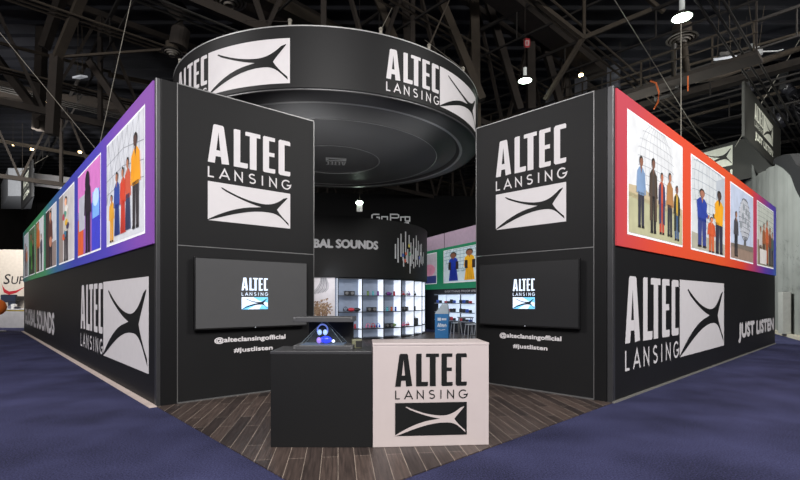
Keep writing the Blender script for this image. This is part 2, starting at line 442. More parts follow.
beam(at(530, 28, 22), at(531, 110, 22), .55, .5)
beam(at(543, 40, 23), at(562, 110, 23), .5, .4)
beam(at(470, -30, 17), at(600, 72, 26), 1.3, .8, STEEL)
beam(at(524, -8, 16), at(583, 38, 17), .2, .2, STEEL2)
beam(at(583, 38, 17), at(650, 10, 18), .2, .2, STEEL2)
beam(at(583, 38, 17), at(545, 100, 18), .2, .2, STEEL2)
beam(at(584, -8, 17), at(584, 38, 17), .14, .14, STEEL2)
beam(at(642, -6, 20), at(664, 12, 20), .2, .2, STEEL2)
beam(at(600, 118, 30), at(810, 60, 24), .9, .5)
beam(at(610, 88, 27), at(810, 30, 22), .14, .14, STEEL2)
beam(at(640, 130, 31), at(810, 84, 26), .2, .2, STEEL2)
# ------------------------------------------------------------------ left outer wall
def art_photo(bgd, painter, w, h, root, u0, v0, k):
    a = Art(); a.rect(u0 - .04, v0 - .04, u0 + w + .04, v0 + h + .04, pm((238, 238, 242)), 1)
    a.rect(u0, v0, u0 + w, v0 + h, pm(bgd), 2)
    painter(a, lambda x, y: (u0 + x * w, v0 + y * h), w, h)
    return a.build('photo_print', flatmap, root, 0)
def clip_line(a, T, pts, w, m, layer):
    a.stroke([T(min(1, max(0, x)), min(1, max(0, y))) for x, y in pts], w, m, layer)
def person(a, T, x, y, h, w, top, legs, skin=(120, 80, 62), hair=(30, 24, 22), L=5, coat=None, pose=0, dress=False, hs=1.15):
    """figure printed in a photograph: x centre, y feet, h height in picture fractions, w half shoulder width"""
    m = lambda c: pm(c); w = w * .76; skin = tuple(min(255, int(c * 1.45)) for c in skin)
    P = lambda pts, c, l=L: a.poly([T(min(1, max(0, x + px)), min(1, max(0, y + py))) for px, py in pts], m(c), l)
    if dress: P([(-w * 1.05, .04 * h), (w * 1.1, .04 * h), (w * .7, .52 * h), (-w * .7, .52 * h)], legs)
    else:
        P([(-w * .72, 0), (-w * .12, 0), (0, .5 * h), (-w * .75, .5 * h)], legs)
        P([(w * .15, 0), (w * .75, 0), (w * .78, .5 * h), (-w * .02, .5 * h)], legs)
    P([(-w * .75, .46 * h), (w * .75, .46 * h), (w * .95, .78 * h), (w * .5, .84 * h), (w * .2, .86 * h), (-w * .2, .86 * h), (-w * .5, .84 * h), (-w * .95, .78 * h)], top)
    c2 = coat or top
    if pose == 0:
        P([(-w * .95, .79 * h), (-w * .6, .8 * h), (-w * .85, .48 * h), (-w * 1.2, .48 * h)], c2, L + 1); P([(w * .95, .79 * h), (w * .6, .8 * h), (w * .85, .48 * h), (w * 1.2, .48 * h)], c2, L + 1)
    else:
        P([(-w * .95 * pose, .79 * h), (-w * .5 * pose, .8 * h), (w * 1.1 * pose, .6 * h), (w * 1.2 * pose, .54 * h), (w * .9 * pose, .54 * h)], c2, L + 1)
        P([(w * 1.0 * pose, .53 * h), (w * 1.35 * pose, .55 * h), (w * 1.35 * pose, .61 * h), (w * 1.1 * pose, .6 * h)], skin, L + 1)
    if coat:
        P([(-w * .95, .78 * h), (-w * .35, .84 * h), (-w * .3, .18 * h), (-w * .95, .16 * h)], coat, L + 1); P([(w * .95, .78 * h), (w * .35, .84 * h), (w * .3, .18 * h), (w * .95, .16 * h)], coat, L + 1)
    P([(-w * .2, .84 * h), (w * .2, .84 * h), (w * .2, .9 * h), (-w * .2, .9 * h)], skin)
    P([(-w * .22, .86 * h), (w * .22, .86 * h), (0, .76 * h)], skin, L + 1)
    if not dress:
        P([(-w * .8, 0), (-w * .1, 0), (-w * .12, .035 * h), (-w * .72, .035 * h)], (30, 28, 30), L + 1); P([(w * .12, 0), (w * .8, 0), (w * .75, .035 * h), (w * .14, .035 * h)], (30, 28, 30), L + 1)
    else:
        for q in (-.5, -.1, .35): P([(w * q, .05 * h), (w * (q + .09), .05 * h), (w * (q * .7 + .05), .5 * h)], tuple(int(c * .7) for c in legs), L + 1)
    def E(cx, cy, ra, rb, c, l): a.poly([T(min(1, max(0, x + cx + ra * math.cos(2 * PI * k / 12))), min(1, max(0, y + cy + rb * math.sin(2 * PI * k / 12)))) for k in range(12)], m(c), l)
    E(0, .945 * h, w * .42 * hs, .06 * h * hs, hair, L + 1); E(0, .93 * h - .005 * h * hs, w * .36 * hs, .05 * h * hs, skin, L + 2)
def lattice(a, T, cx, cy, rx, ry, col, w=.012):
    m = pm(col)
    for k in range(-4, 5):
        f = k / 4.6
        clip_line(a, T, [(cx + rx * f * math.cos(R_(t)), cy + ry * math.sin(R_(t))) for t in range(-80, 81, 16)], w, m, 3)
        clip_line(a, T, [(cx + rx * math.sqrt(1 - f * f) * math.cos(R_(t)), cy + ry * f + .06 * ry * math.sin(R_(t))) for t in range(0, 181, 20)], w, m, 3)
def rp_group(a, T, w, h):
    lattice(a, T, .48, .68, .34, .36, (176, 178, 182))
    a.poly([T(0, 0), T(1, 0), T(1, .3), T(0, .34)], pm((176, 174, 140)), 3)
    a.poly([T(0, .3), T(1, .28), T(1, .36), T(.8, .42), T(.5, .36), T(.2, .42), T(0, .4)], pm((188, 172, 140)), 3)
    person(a, T, .19, .06, .62, .085, (120, 146, 180), (50, 50, 62), (92, 62, 48), coat=None)
    person(a, T, .40, .04, .68, .085, (70, 62, 58), (38, 36, 38), (80, 56, 46), coat=(76, 62, 52))
    person(a, T, .56, .05, .58, .075, (196, 78, 50), (176, 62, 48), (120, 74, 56), coat=(56, 58, 92))
    person(a, T, .72, .05, .62, .08, (168, 118, 72), (46, 46, 56), (120, 80, 62), coat=None)
    person(a, T, .87, .03, .55, .08, (196, 160, 56), (60, 86, 124), (92, 62, 50), coat=(44, 48, 46))
def rp_two(a, T, w, h):
    lattice(a, T, .5, .75, .5, .5, (150, 158, 166)); a.poly([T(0, 0), T(1, 0), T(1, .14), T(0, .18)], pm((170, 166, 150)), 3)
    a.poly([T(.72, .45), T(1, .45), T(1, 1), T(.72, .9)], pm((176, 182, 190)), 3)
    person(a, T, .27, .03, .66, .2, (40, 62, 150), (52, 62, 124), (110, 74, 60), pose=1)
    person(a, T, .80, .0, .78, .2, (226, 160, 30), (46, 46, 62), (52, 40, 36), pose=-1)
    person(a, T, .55, 0, .42, .14, (200, 86, 46), (196, 96, 56), (140, 92, 70), hair=(40, 32, 40))
def rp_globe(a, T, w, h):
    a.poly([T(0, 0), T(1, 0), T(1, .16), T(0, .16)], pm((148, 126, 112)), 3); a.poly([T(0, .15), T(1, .15), T(1, .24), T(0, .2)], pm((120, 110, 100)), 3)
    a.ell(*T(.6, .6), .26 * w, .3 * h, pm((196, 198, 204)), 3); lattice(a, T, .6, .6, .27, .31, (110, 114, 122), .03)
    a.poly([T(.54, .2), T(.66, .2), T(.64, .34), T(.56, .34)], pm((96, 96, 96)), 3)
    for k in range(7): a.ell(*T(.42 + .06 * k + .02 * (k % 2), .5 + .045 * ((k * 3) % 7)), .05 * w, .05 * h, pm((140, 146, 152)), 4)
    person(a, T, .2, .03, .62, .11, (70, 68, 72), (40, 40, 44), (110, 80, 64))
def rp_crowd(a, T, w, h):
    lattice(a, T, .5, .85, .6, .35, (130, 140, 132)); a.poly([T(0, 0), T(1, 0), T(1, .4), T(0, .4)], pm((140, 132, 110)), 3)
    for x, hh, t, l_ in ((.16, .6, (196, 190, 186), (90, 70, 60)), (.36, .68, (150, 90, 56), (84, 66, 56)), (.55, .76, (192, 96, 56), (170, 84, 48)), (.74, .66, (118, 70, 52), (60, 56, 70)), (.9, .6, (76, 92, 84), (50, 52, 60))):
        person(a, T, x, .02, hh, .11, t, l_)
    a.rect(*T(.1, .02), *T(.5, .26), pm((214, 208, 204)), 8)
BANDZ = 2.43
def lwall():
    root = empty('exhibition_wall', PL, rz_of(-dl), 'long black exhibition wall with purple to green photo band, beside GLOBAL SOUNDS lettering', 'wall')
    Lw = 21.95
    b = MB(); b.b6(-Lw, -.08, 0, .3, .0, 4.88, .01); b.build('wall_panel', BLACK, root)
    b = MB(); b.b6(-.085, .0, -.012, .06, 0, 4.885, .012); b.build('corner_post', POSTM, root)
    # light box
    g = ramp_mat('gradient_print_purple_green', [(0, (52, 96, 138)), (.1, (54, 116, 128)), (.24, (76, 158, 98)), (.44, (72, 150, 104)), (.56, (56, 108, 150)), (.70, (58, 66, 168)), (.86, (78, 66, 182)), (.96, (128, 74, 176)), (1, (134, 76, 168))], (-22.5, 1.2), emit=.16)
    b = MB(); b.b6(-Lw, -.09, -.03, 0, BANDZ, 4.86); b.build('light_box', g, root)
    def q1(a, T, w, h):
        m = pm((150, 152, 160))
        for k in range(8): clip_line(a, T, [(.05 + .14 * k, 1), (.3 + .1 * k, .35)], .018, m, 3); clip_line(a, T, [(.9 - .14 * k, 1), (.55 - .16 * k, .4)], .014, m, 3)
        for y in (.5, .64, .8): clip_line(a, T, [(0, y), (.5, y + .03), (1, y - .06)], .014, m, 3)
        person(a, T, .17, .01, .46, .09, (220, 160, 50), (214, 150, 44)); person(a, T, .33, .03, .62, .1, (46, 70, 150), (40, 56, 120), dress=True)
        person(a, T, .50, .03, .62, .09, (206, 66, 42), (196, 60, 46), dress=True); person(a, T, .63, .04, .66, .09, (196, 84, 60), (54, 62, 94), dress=True)
        person(a, T, .82, .05, .8, .13, (232, 156, 28), (52, 46, 50), (58, 42, 38)); 
    def q2(a, T, w, h):
        a.rect(*T(0, .55), *T(1, 1), pm((206, 118, 190)), 3); a.rect(*T(0, 0), *T(.28, .45), pm((210, 92, 50)), 3); a.rect(*T(.66, 0), *T(1, .62), pm((62, 66, 196)), 3)
        a.rect(*T(.06, .3), *T(.36, .72), pm((176, 178, 190)), 4); a.rect(*T(.7, .36), *T(.97, .66), pm((120, 170, 232)), 4); a.ell(*T(.84, .58), .12 * w, .1 * h, pm((190, 220, 250)), 5)
        person(a, T, .5, .0, .95, .17, (34, 28, 40), (26, 24, 36), (60, 44, 50), (20, 18, 24), L=6, pose=0)
        a.ell(*T(.5, .82), .1 * w, .14 * h, pm((30, 24, 36)), 9)
    def q3(a, T, w, h):
        a.rect(*T(0, 0), *T(.3, 1), pm((150, 136, 130)), 3)
        person(a, T, .52, .0, .92, .22, (196, 190, 180), (60, 54, 60), (176, 128, 104), (52, 38, 34))
        for k, c in enumerate(((212, 96, 60), (60, 120, 150), (220, 176, 60), (70, 60, 90), (180, 70, 90), (80, 150, 130), (230, 226, 220))):
            a.ell(*T(.38 + .09 * (k % 4), .36 + .13 * (k // 2) + .03 * (k % 3)), .1 * w, .05 * h, pm(c), 7, 7)
    def q4(a, T, w, h):
        a.rect(*T(0, 0), *T(.35, 1), pm((66, 50, 48)), 3); a.rect(*T(.6, .4), *T(1, 1), pm((206, 206, 212)), 3)
        person(a, T, .5, 0, .95, .24, (96, 62, 56), (44, 34, 40), (150, 98, 78), L=4); a.ell(*T(.55, .42), .13 * w, .09 * h, pm((196, 132, 108)), 8)
    def q5(a, T, w, h):
        a.rect(*T(.45, 0), *T(1, 1), pm((216, 218, 222)), 3); person(a, T, .35, 0, 1, .26, (196, 104, 50), (70, 60, 62), (160, 100, 70), L=4); person(a, T, .75, 0, .7, .15, (66, 66, 86), (50, 50, 60))
    def q6(a, T, w, h):
        a.rect(*T(0, 0), *T(1, .4), pm((50, 60, 48)), 3); person(a, T, .4, 0, .9, .22, (60, 130, 60), (40, 70, 44)); person(a, T, .74, 0, .75, .2, (46, 42, 44), (40, 40, 40))
        a.poly([T(.5, .1), T(.62, .1), T(.56, .6)], pm((90, 180, 60)), 8)
    def q7(a, T, w, h):
        person(a, T, .35, 0, .8, .2, (96, 82, 90), (60, 50, 56)); person(a, T, .7, 0, .7, .2, (186, 110, 76), (90, 70, 70))
    for k, (bg, q) in enumerate((((206, 208, 214), q1), ((150, 96, 170), q2), ((196, 192, 192), q3), ((146, 130, 126), q4), ((150, 110, 80), q5), ((92, 112, 84), q6), ((196, 200, 208), q7))):
        u1 = (-.52, -3.77, -7.02, -10.27, -13.52, -16.5, -19.15)[k]; wd = (2.63, 2.63, 2.63, 2.6, 2.5, 2.25, 2.2)[k]
        art_photo(bg, q, wd, 1.93, root, u1 - wd, 2.66, k)
    for o in root.children:
        if o.name.startswith('photo_print'): o.location.y = -.03
    wide_logo(root, -6.28, -3.68, -.41, .44, 1.95, WHITEV, BLACKV)
    a = Art(); put_text(a, 'GLOBAL SOUNDS', -21.4, .42, -11.0, 1.16, WHITEV, 0, .05); a.build('slogan_lettering', flatmap, root)
    b = MB(); b.b6(-Lw, -.0, -.1, 0, .001, .02); b.build('base_trim', mat('beige_trim', (206, 190, 182), .6), root)
    for k in range(1, 10):
        pass
    return root
lwall()
def rwall():
    root = empty('exhibition_wall', PRt, rz_of(dr), 'long black exhibition wall with red to blue photo band above JUST LISTEN lettering', 'wall')
    Lw = 13.87
    b = MB(); b.b6(.08, Lw, 0, .3, 0, 4.88, .01); b.build('wall_panel', BLACK, root)
    b = MB(); b.b6(0, .085, -.012, .085, 0, 4.885, .012); b.build('corner_post', POSTM, root)
    g = ramp_mat('gradient_print_red_blue', [(0, (186, 58, 74)), (.06, (198, 64, 62)), (.16, (218, 72, 42)), (.45, (222, 84, 38)), (.62, (216, 66, 44)), (.74, (160, 58, 112)), (.84, (92, 58, 160)), (.93, (60, 66, 164)), (1, (54, 104, 170))], (-1.5, 13.0), emit=.16, lo=-.45)
    b = MB(); b.b6(.09, Lw, -.03, 0, BANDZ, 4.86); b.build('light_box', g, root)
    for k, (bg, q) in enumerate((((216, 218, 220), rp_group), ((202, 206, 208), rp_two), ((184, 194, 214), rp_globe), ((186, 190, 180), rp_crowd))):
        art_photo(bg, q, 2.72, 1.93, root, .52 + 3.35 * k, 2.68, k).location.y = -.03
    wide_logo(root, .48, 3.22, 6.7, .43, 1.99, WHITEV, BLACKV)
    a = Art(); put_text(a, 'JUST LISTEN', 8.25, .38, 13.6, .95, WHITEV, 0, .055); a.build('slogan_lettering', flatmap, root)
    b = MB(); b.b6(0, Lw, -.03, 0, 0.001, .03); b.build('base_trim', mat('dull_trim', (120, 118, 112), .5), root)
rwall()

def wing(origin, d, flip, label, scr_label):
    """front wall beside the entrance: logo above a television"""
    root = empty('display_wall', origin, rz_of(d), label, 'wall')
    s = -1 if flip else 1                       # right wing runs from the corner to smaller x
    X = lambda u: s * u
    L = 2.63 if not flip else 2.55
    b = MB(); b.b6(X(.28), X(L), 0, .3, 2.43, 4.88, .006); b.build('upper_panel', BLACK, root)
    b = MB(); b.b6(X(.28), X(L), 0, .3, .0, 2.41, .006); b.build('lower_panel', BLACK, root)
    b = MB(); b.b6(X(.085 if flip else .05), X(.28), -.01, .3, 0, 4.88, .006); b.build('corner_pillar', BLACK2, root)
    b = MB(); b.b6(X(.274), X(.286), -.014, 0, .0, 4.885); b.b6(X(L - .012), X(L), -.006, 0, 0, 4.885)
    b.b6(X(.28), X(L), -.006, .0, 4.87, 4.885); b.b6(X(.28), X(L), -.006, .0, 2.413, 2.427); b.build('seam_trim', ALU, root)
    b = MB(); b.b6(X(.28), X(L), -.02, .0, .012, .03); b.build('base_trim', ALU, root)
    if flip: stacked_logo(root, -2.1, -.74, 2.88, 4.5, WHITEV, BLACKV)
    else: stacked_logo(root, .73, 2.15, 2.85, 4.39, WHITEV, BLACKV)
    a = Art()
    if flip:
        put_text(a, '@alteclansingofficial', -2.02, .875, -.82, .985, WHITEV, 0, .035); put_text(a, '#justlisten', -1.74, .70, -1.07, .80, WHITEV, 0, .035)
    else:
        put_text(a, '@alteclansingofficial', 0.83, .875, 2.06, .985, WHITEV, 0, .035); put_text(a, '#justlisten', 1.14, .70, 1.82, .80, WHITEV, 0, .035)
    a.build('handle_lettering', flatmap, root)
    # television hung on the wall
    c = Vector(origin) + Vector(d).normalized() * (1.46 if not flip else -1.43) + Vector((0, 0, 1.12))
    tv = empty('television', c, rz_of(d), scr_label, 'television')
    hw = .965
    b = MB(); b.b6(-hw, hw, -.12, -.055, 0, 1.13, .008); b.build('casing', mat('tv_casing', (20, 20, 21), .3), tv)
    b = MB(); b.b6(-hw + .018, hw - .018, -.124, -.119, .024, 1.112); b.build('screen', mat('tv_screen', (78, 78, 79) if not flip else (40, 40, 41), .3, 0, .06, .02), tv)  # left screen lighter: reflected light is put into its grey
    b = MB(); b.b6(-.3, .3, -.056, 0.0, .35, .75); b.build('wall_bracket', DARK, tv)
    b = MB(); b.b6(-.008, .008, -.125, -.12, .006, .016); b.build('standby_light', mat('standby', (210, 215, 225), .4, 0, .3), tv)
    ink = mat('screen_white', (206, 222, 244), .4, 0, .85); blue = mat('screen_blue', (110, 190, 232), .4, 0, .8)
    scf = lambda u, v, o: (u, -.1235 - o, v)
    a = Art(); u0, u1 = (-.235, .215) if not flip else (-.235, .19)
    altec(a, u0, .62, u1, .83, ink); lansing(a, u0, .535, u1, .59, ink); a.build('screen_lettering', scf, tv)
    a = Art(); a.rect(u0, .31, u1, .51, ink); a.poly([(u0 + .2, .51), (u1, .51), (u1, .42), (u0 + .3, .45)], blue, 1)
    a.poly([(u0, .31), (u0 + .1, .31), (u0 + .25, .39), (u0 + .08, .37)], blue, 1); a.poly([(u0 + .3, .31), (u1, .31), (u1, .35), (u0 + .34, .38)], blue, 1)
    cross_mark(a, u0, .31, u1, .51, mat('screen_dark', (30, 44, 60), .4, 0, .1), 2); a.build('screen_mark', scf, tv)
wing(PL, WL, False, 'black front wall at the corner of the purple and green photo band, television hanging on it', 'television on the black wall by the purple photo band, small blue white logo on screen')
wing(PRt, WR, True, 'black front wall at the corner of the red photo band, television hanging on it', 'television on the black wall by the red photo band, small blue white logo on screen')

# ------------------------------------------------------------------ canopy
CC = Vector((-2.01, 13.85, 0)); CR = 4.27
canopy = empty('ring_canopy', CC, 0, 'large round black canopy with white logos hanging above the booth entrance', 'canopy')
dn = -CC.normalized(); tn = Vector((-dn.y, dn.x, 0))
def cylmap(rad, dn, tn):
    def fn(u, v, o):
        th = u / rad; r = rad + o
        p = dn * r * math.cos(th) + tn * r * math.sin(th)
        return (p.x, p.y, v)
    return fn
CANO = mat('canopy_fabric', (26, 26, 27), .5, 0, 0, .03, 1, .25)
ZT, ZB = 7.24, 5.92
b = MB(); b.lathe([(CR - .08, ZT), (CR, ZT), (CR, ZB + .05), (CR - .06, ZB + .012)], 160); b.build('fascia', CANO, canopy, True)
b = MB(); b.lathe([(CR - .08, ZT), (CR - .2, ZT), (CR - .2, 6.2)], 120); b.build('inner_face', CANO, canopy, True)
CAN2 = mat('canopy_soffit', (92, 92, 93), .5, 0, 0, .03, 1)
b = MB()
prof = [(CR - .0, ZB + .04), (CR - .05, ZB + .012), (CR - .2, ZB - .015), (3.86, ZB - .04), (3.78, ZB - .05), (3.74, ZB - .04), (3.66, ZB + .03), (3.4, ZB - .02), (3.15, ZB - .09), (3.10, ZB - .13), (3.06, ZB - .13), (2.9, ZB - .10),
        (2.4, ZB - .12), (1.8, ZB - .16), (1.45, ZB - .18), (1.40, ZB - .19), (1.37, ZB - .17), (1.2, ZB - .15), (.6, ZB - .17), (0.001, ZB - .18)]
b.lathe(prof, 160); b.build('soffit', CAN2, canopy, True)
b = MB(); b.lathe([(CR - .03, ZB + .0), (CR - .012, ZB + .012), (CR - .012, ZB + .03)], 160); b.build('outer_trim', mat('trim_dark', (96, 96, 97), .4, .5), canopy, True)
b = MB()
b.lathe([(3.83, ZB - .05), (3.76, ZB - .055), (3.74, ZB - .035), (3.80, ZB - .02)], 160)
b.lathe([(3.105, ZB - .142), (3.09, ZB - .145), (3.08, ZB - .13)], 120); b.lathe([(1.41, ZB - .205), (1.39, ZB - .208), (1.375, ZB - .19)], 100)
b.lathe([(CR - .03, ZT + .015), (CR + .012, ZT + .015), (CR + .012, ZT - .01)], 160)
b.build('edge_trim', mat('trim_grey', (178, 178, 178), .4, .4), canopy, True)
RD = CR * PI / 180
for uA, uB, uC in ((-59.2, -39.2, -11.8), (15.4, 35.1, 62.5)):
    wide_logo(canopy, uA * RD, uB * RD, uC * RD, 6.06, 6.99, WHITEV, BLACKV, cylmap(CR + .002, dn, tn), .08)
# centre emblem read from below: 'up' points towards the camera
def ceilmap(u, v, o):
    p = -tn * u - dn * v
    return (p.x + tn.x * .1, p.y + tn.y * .1, ZB - .195 - o)
SOFTV = mat('soft_white_vinyl', (214, 214, 214), .5)
a = Art(); altec(a, -.3, .05, .3, .42, SOFTV); a.build('emblem_lettering', ceilmap, canopy)
a = Art(); a.rect(-.3, -.32, .3, .0, SOFTV); cross_mark(a, -.3, -.32, .3, .0, BLACKV, 1); a.build('emblem_mark', ceilmap, canopy)
for th in (-60, -12, 14, 31, 50, 120, 180, 240):
    p = dn * (CR - .05) * math.cos(R_(th)) + tn * (CR - .05) * math.sin(R_(th))
    b = MB(); b.box((p.x, p.y, ZT + .06), (.06, .06, .1)); b.lathe([(.02, 0), (.045, .02), (.045, .06), (.02, .08)], 8, (p.x, p.y, ZT + .1)); b.build('hanging_clip', CABLE, canopy)
def cable(pts, label, r=.012, cat='cable', m=CABLE, group=None, name='rigging_cable'):
    b = MB(); b.path(pts, r * .7, 6); return tag(b.build(name, m), label, cat, group)
def canpt(th): return CC + dn * (CR - .05) * math.cos(R_(th)) + tn * (CR - .05) * math.sin(R_(th)) + Vector((0, 0, ZT + .12))
p = canpt(14); cable([p, at(392, 8, 13)], 'thin cable slanting up from the front rim of the round canopy', .014)
p = canpt(31); cable([p, at(452, -6, 14)], 'thick pale cable rising from the canopy rim above its white lettering', .03, m=STEEL2)
p = canpt(50); cable([p, at(425, 40, 15.5)], 'thin cable reaching back from the canopy rim towards the steel columns', .012)
p = canpt(-12); cable([p, at(240, 20, 14)], 'short dark cable leaving the canopy rim above its large cross mark', .012, m=STEEL)
cable([at(-3, 29, 10), at(95, 148, 10.3)], 'thin grey cable slanting down from the picture edge to the purple photo wall', .009)
cable([at(132, -4, 9.5), at(100, 143, 9.9)], 'thin steep cable dropping to the top of the purple photo wall', .010)
cable([at(681, 15, 9.6), at(681, 150, 9.35)], 'thin vertical cable rising from the top of the red photo wall', .013)
cable([at(612, -4, 14), at(706, 147, 27)], 'long thin cable slanting down past the red photo wall', .024)
cable([at(803, 34, 24), at(735, 147, 27)], 'pale yellowish cable slanting in front of the hanging JUST LISTEN sign', .028)

# ------------------------------------------------------------------ drum in the booth centre
DC = Vector((-3.4, 22.4, 0)); DR = 4.7
ddn = -DC.normalized(); dtn = Vector((-ddn.y, ddn.x, 0)); DMAP = cylmap(DR, ddn, dtn); DD = DR * PI / 180
drum = empty('drum_fascia', DC, 0, 'round black header with GLOBAL SOUNDS lettering above the lit product shelves', 'header')
DRM = mat('drum_laminate', (24, 24, 25), .55, 0, 0, .05, 1, .2)
b = MB(); b.lathe([(.01, 2.44), (DR, 2.44), (DR, 4.78), (.01, 4.78)], 96); b.build('drum_panel', DRM, drum, True)
a = Art(); put_text(a, 'GLOBAL SOUNDS', -18.4 * DD, 3.55, 24 * DD, 3.9, mat('grey_letter', (186, 186, 190), .5), 0, .05); a.build('slogan_lettering', DMAP, drum, .2)
a = Art(); silver = mat('silver_bar', (186, 186, 190), .5)
bars = [(34.5, 3.25, 3.85), (36.3, 3.1, 4.1), (38.4, 3.35, 4.3), (40, 3.2, 3.95), (40.4, 2.95, 3.3), (42, 3.5, 4.42), (42.6, 3.15, 3.45), (43.8, 3.1, 3.7), (45, 3.9, 4.3), (45.8, 2.68, 3.6), (46.6, 3.0, 4.0), (47.8, 3.1, 3.5),
        (49.2, 3.3, 4.2), (49.4, 2.92, 3.2), (51.2, 3.0, 3.8), (52.2, 3.3, 4.35), (53.4, 3.1, 3.7), (54.6, 3.5, 4.15), (56, 3.0, 3.45), (57.2, 3.2, 4.0), (59, 3.15, 4.05), (61, 3.1, 3.5), (62.6, 3.2, 3.7)]
for th, z0, z1 in bars: a.rect((th - .45) * DD, z0, (th + .45) * DD, z1, silver)
for th, z, c in ((40, 3.42, (60, 90, 170)), (41.6, 3.2, (200, 80, 50)), (42.3, 3.5, (196, 90, 60)), (45.6, 3.5, (70, 150, 110)), (45, 3.85, (200, 190, 90)), (56, 3.4, (60, 80, 180)), (58, 3.6, (200, 200, 200)), (48, 3.8, (46, 60, 50))):
    a.ell(th * DD, z, .07, .08, mat('dot', c, .5), 1, 8)
a.build('sound_wave_graphic', DMAP, drum, .2)
# curved shelving
shelf = empty('display_shelving', DC, 0, 'curved backlit white display shelving with black shelf edges under the round header', 'shelving')
rot0 = math.atan2(ddn.y, ddn.x)
LIT = mat('lit_panel', (232, 240, 255), .5, 0, .85, .02); BACK = mat('shelf_back', (120, 130, 148), .6, 0, .26, .05)
b = MB(); b.lathe([(4.12, .0), (4.19, .0), (4.19, 2.42), (4.12, 2.42)], 60, a0=rot0 + R_(3), a1=rot0 + R_(112)); b.build('back_panel', BACK, shelf, True)
EDGE = [4 + 12 * k for k in range(10)]
for th in EDGE:
    d = ddn * math.cos(R_(th)) + dtn * math.sin(R_(th)); n = Vector((-d.y, d.x, 0))
    b = MB(); q = Matrix((d, n, Vector((0, 0, 1)))).transposed()
    b.box(d * 4.39 + Vector((0, 0, 1.21)), (.40, .03, 2.4), q); b.build('lit_divider', LIT, shelf)
    b = MB(); b.box(d * 4.605 + Vector((0, 0, 1.21)), (.03, .035, 2.42), q); b.build('upright', DARK, shelf)
ZS = [.06, .42, 1.09, 1.73]
for z in ZS + [2.40]:
    b = MB(); b.lathe([(4.19, z - .02), (4.62, z - .02), (4.62, z + .012), (4.19, z + .012), (4.19, z - .02)], 60, a0=rot0 + R_(4), a1=rot0 + R_(112)); b.build('shelf_board', mat('shelf_dark', (48, 52, 60), .4), shelf, True)
# dried plant poster wall
pw = empty('poster_panel', DC, 0, 'curved pale poster with grey drape and dried branches beside the lit shelves', 'poster')
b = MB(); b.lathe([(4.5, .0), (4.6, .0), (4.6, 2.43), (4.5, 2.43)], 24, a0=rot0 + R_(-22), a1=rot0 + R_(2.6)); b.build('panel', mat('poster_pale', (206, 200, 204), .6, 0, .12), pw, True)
a = Art(); PD = 4.6 * PI / 180
for k in range(7): a.stroke([(-9 * PD + .09 * k, 1.75 + .02 * k), (-6 * PD + .07 * k, 2.0), (-4.5 * PD + .05 * k, 2.2), (-4 * PD + .03 * k, 2.42)], .035, mat('drape_grey', (132, 130, 136) if k % 2 else (160, 158, 162), .7), 0)
rb = random.Random(3)
for k in range(26):
    x = rb.uniform(-8, 0) * PD; y = rb.uniform(.95, 1.5); bx = -3.5 * PD + (x + 3.5 * PD) * .3
    a.stroke([(bx, .8), ((bx + x) / 2, y * .8), (x, y)], .022, mat('branch', (150, 118, 92), .8), 1)
    for j in range(9): a.ell(x + rb.uniform(-.14, .14), y + rb.uniform(-.2, .12), .03, .03, mat('bud', (176, 146, 116) if j % 2 else (124, 96, 76), .8), 2, 6)
a.build('plant_print', cylmap(4.6, ddn, dtn), pw, .2)

# products on the shelves
PC = {'black': (36, 36, 40), 'red': (190, 46, 60), 'blue': (50, 90, 190), 'pink': (226, 120, 160), 'green': (110, 140, 70), 'white': (225, 225, 230), 'purple': (120, 60, 140), 'orange': (210, 100, 50), 'teal': (90, 180, 190)}
def pmat(c): return mat('plastic_' + c, PC[c], .35)
def spk(c, kind):
    """small products, real depth; local z=0 at shelf"""
    if kind == 'pill':
        r = empty('bluetooth_speaker'); b = MB(); b.ball((0, 0, .09), .09, (1.9, .8, 1)); b.build('body', pmat(c), r, True)
        for s in (-1, 1): b = MB(); b.bar((s * .15, 0, .09), (s * .175, 0, .09), .055, .04, True, 12); b.build('end_cap', DARK, r)
    elif kind == 'twin':
        r = empty('bluetooth_speaker'); b = MB(); b.b6(-.25, .25, -.07, .07, 0, .2, .03); b.build('body', pmat(c), r)
        for s in (-.13, .13): b = MB(); b.bar((s, -.085, .1), (s, -.06, .1), .075, .075, True, 18); b.build('driver', mat('cone_grey', (110, 110, 112), .5), r)
    elif kind == 'phones':
        r = empty('headphones'); b = MB(); b.path([(.085 * math.cos(R_(t)), 0, .12 + .1 * math.sin(R_(t))) for t in range(-10, 191, 20)], .014, 6); b.build('headband', pmat(c), r)
        for s in (-1, 1): b = MB(); b.bar((s * .1, 0, .07), (s * .055, 0, .08), .055, .045, True, 14); b.build('ear_cup', pmat(c), r)
        b = MB(); b.bar((0, .03, 0), (0, .03, .21), .006, .006, True, 6); b.bar((0, .03, 0), (0, .03, .01), .06, .06, True, 12); b.build('stand', DARK, r)
    elif kind == 'tube':
        r = empty('bluetooth_speaker'); b = MB(); b.lathe([(.001, 0), (.045, 0), (.05, .02), (.05, .19), (.04, .21), (.001, .21)], 16); b.build('body', pmat(c), r, True)
        b = MB(); b.lathe([(.052, .15), (.052, .17)], 16); b.build('band', DARK, r)
    else:
        r = empty('bluetooth_speaker'); b = MB(); b.b6(-.2, .2, -.12, .12, 0, .38, .02); b.build('body', pmat(c), r)
        b = MB(); b.b6(-.17, .17, -.128, -.12, .03, .35); b.build('grille', mat('grille', (70, 72, 76), .7), r)
        b = MB(); b.path([(-.12, 0, .38), (-.1, 0, .43), (.1, 0, .43), (.12, 0, .38)], .012, 6); b.build('carry_handle', DARK, r)
    return r
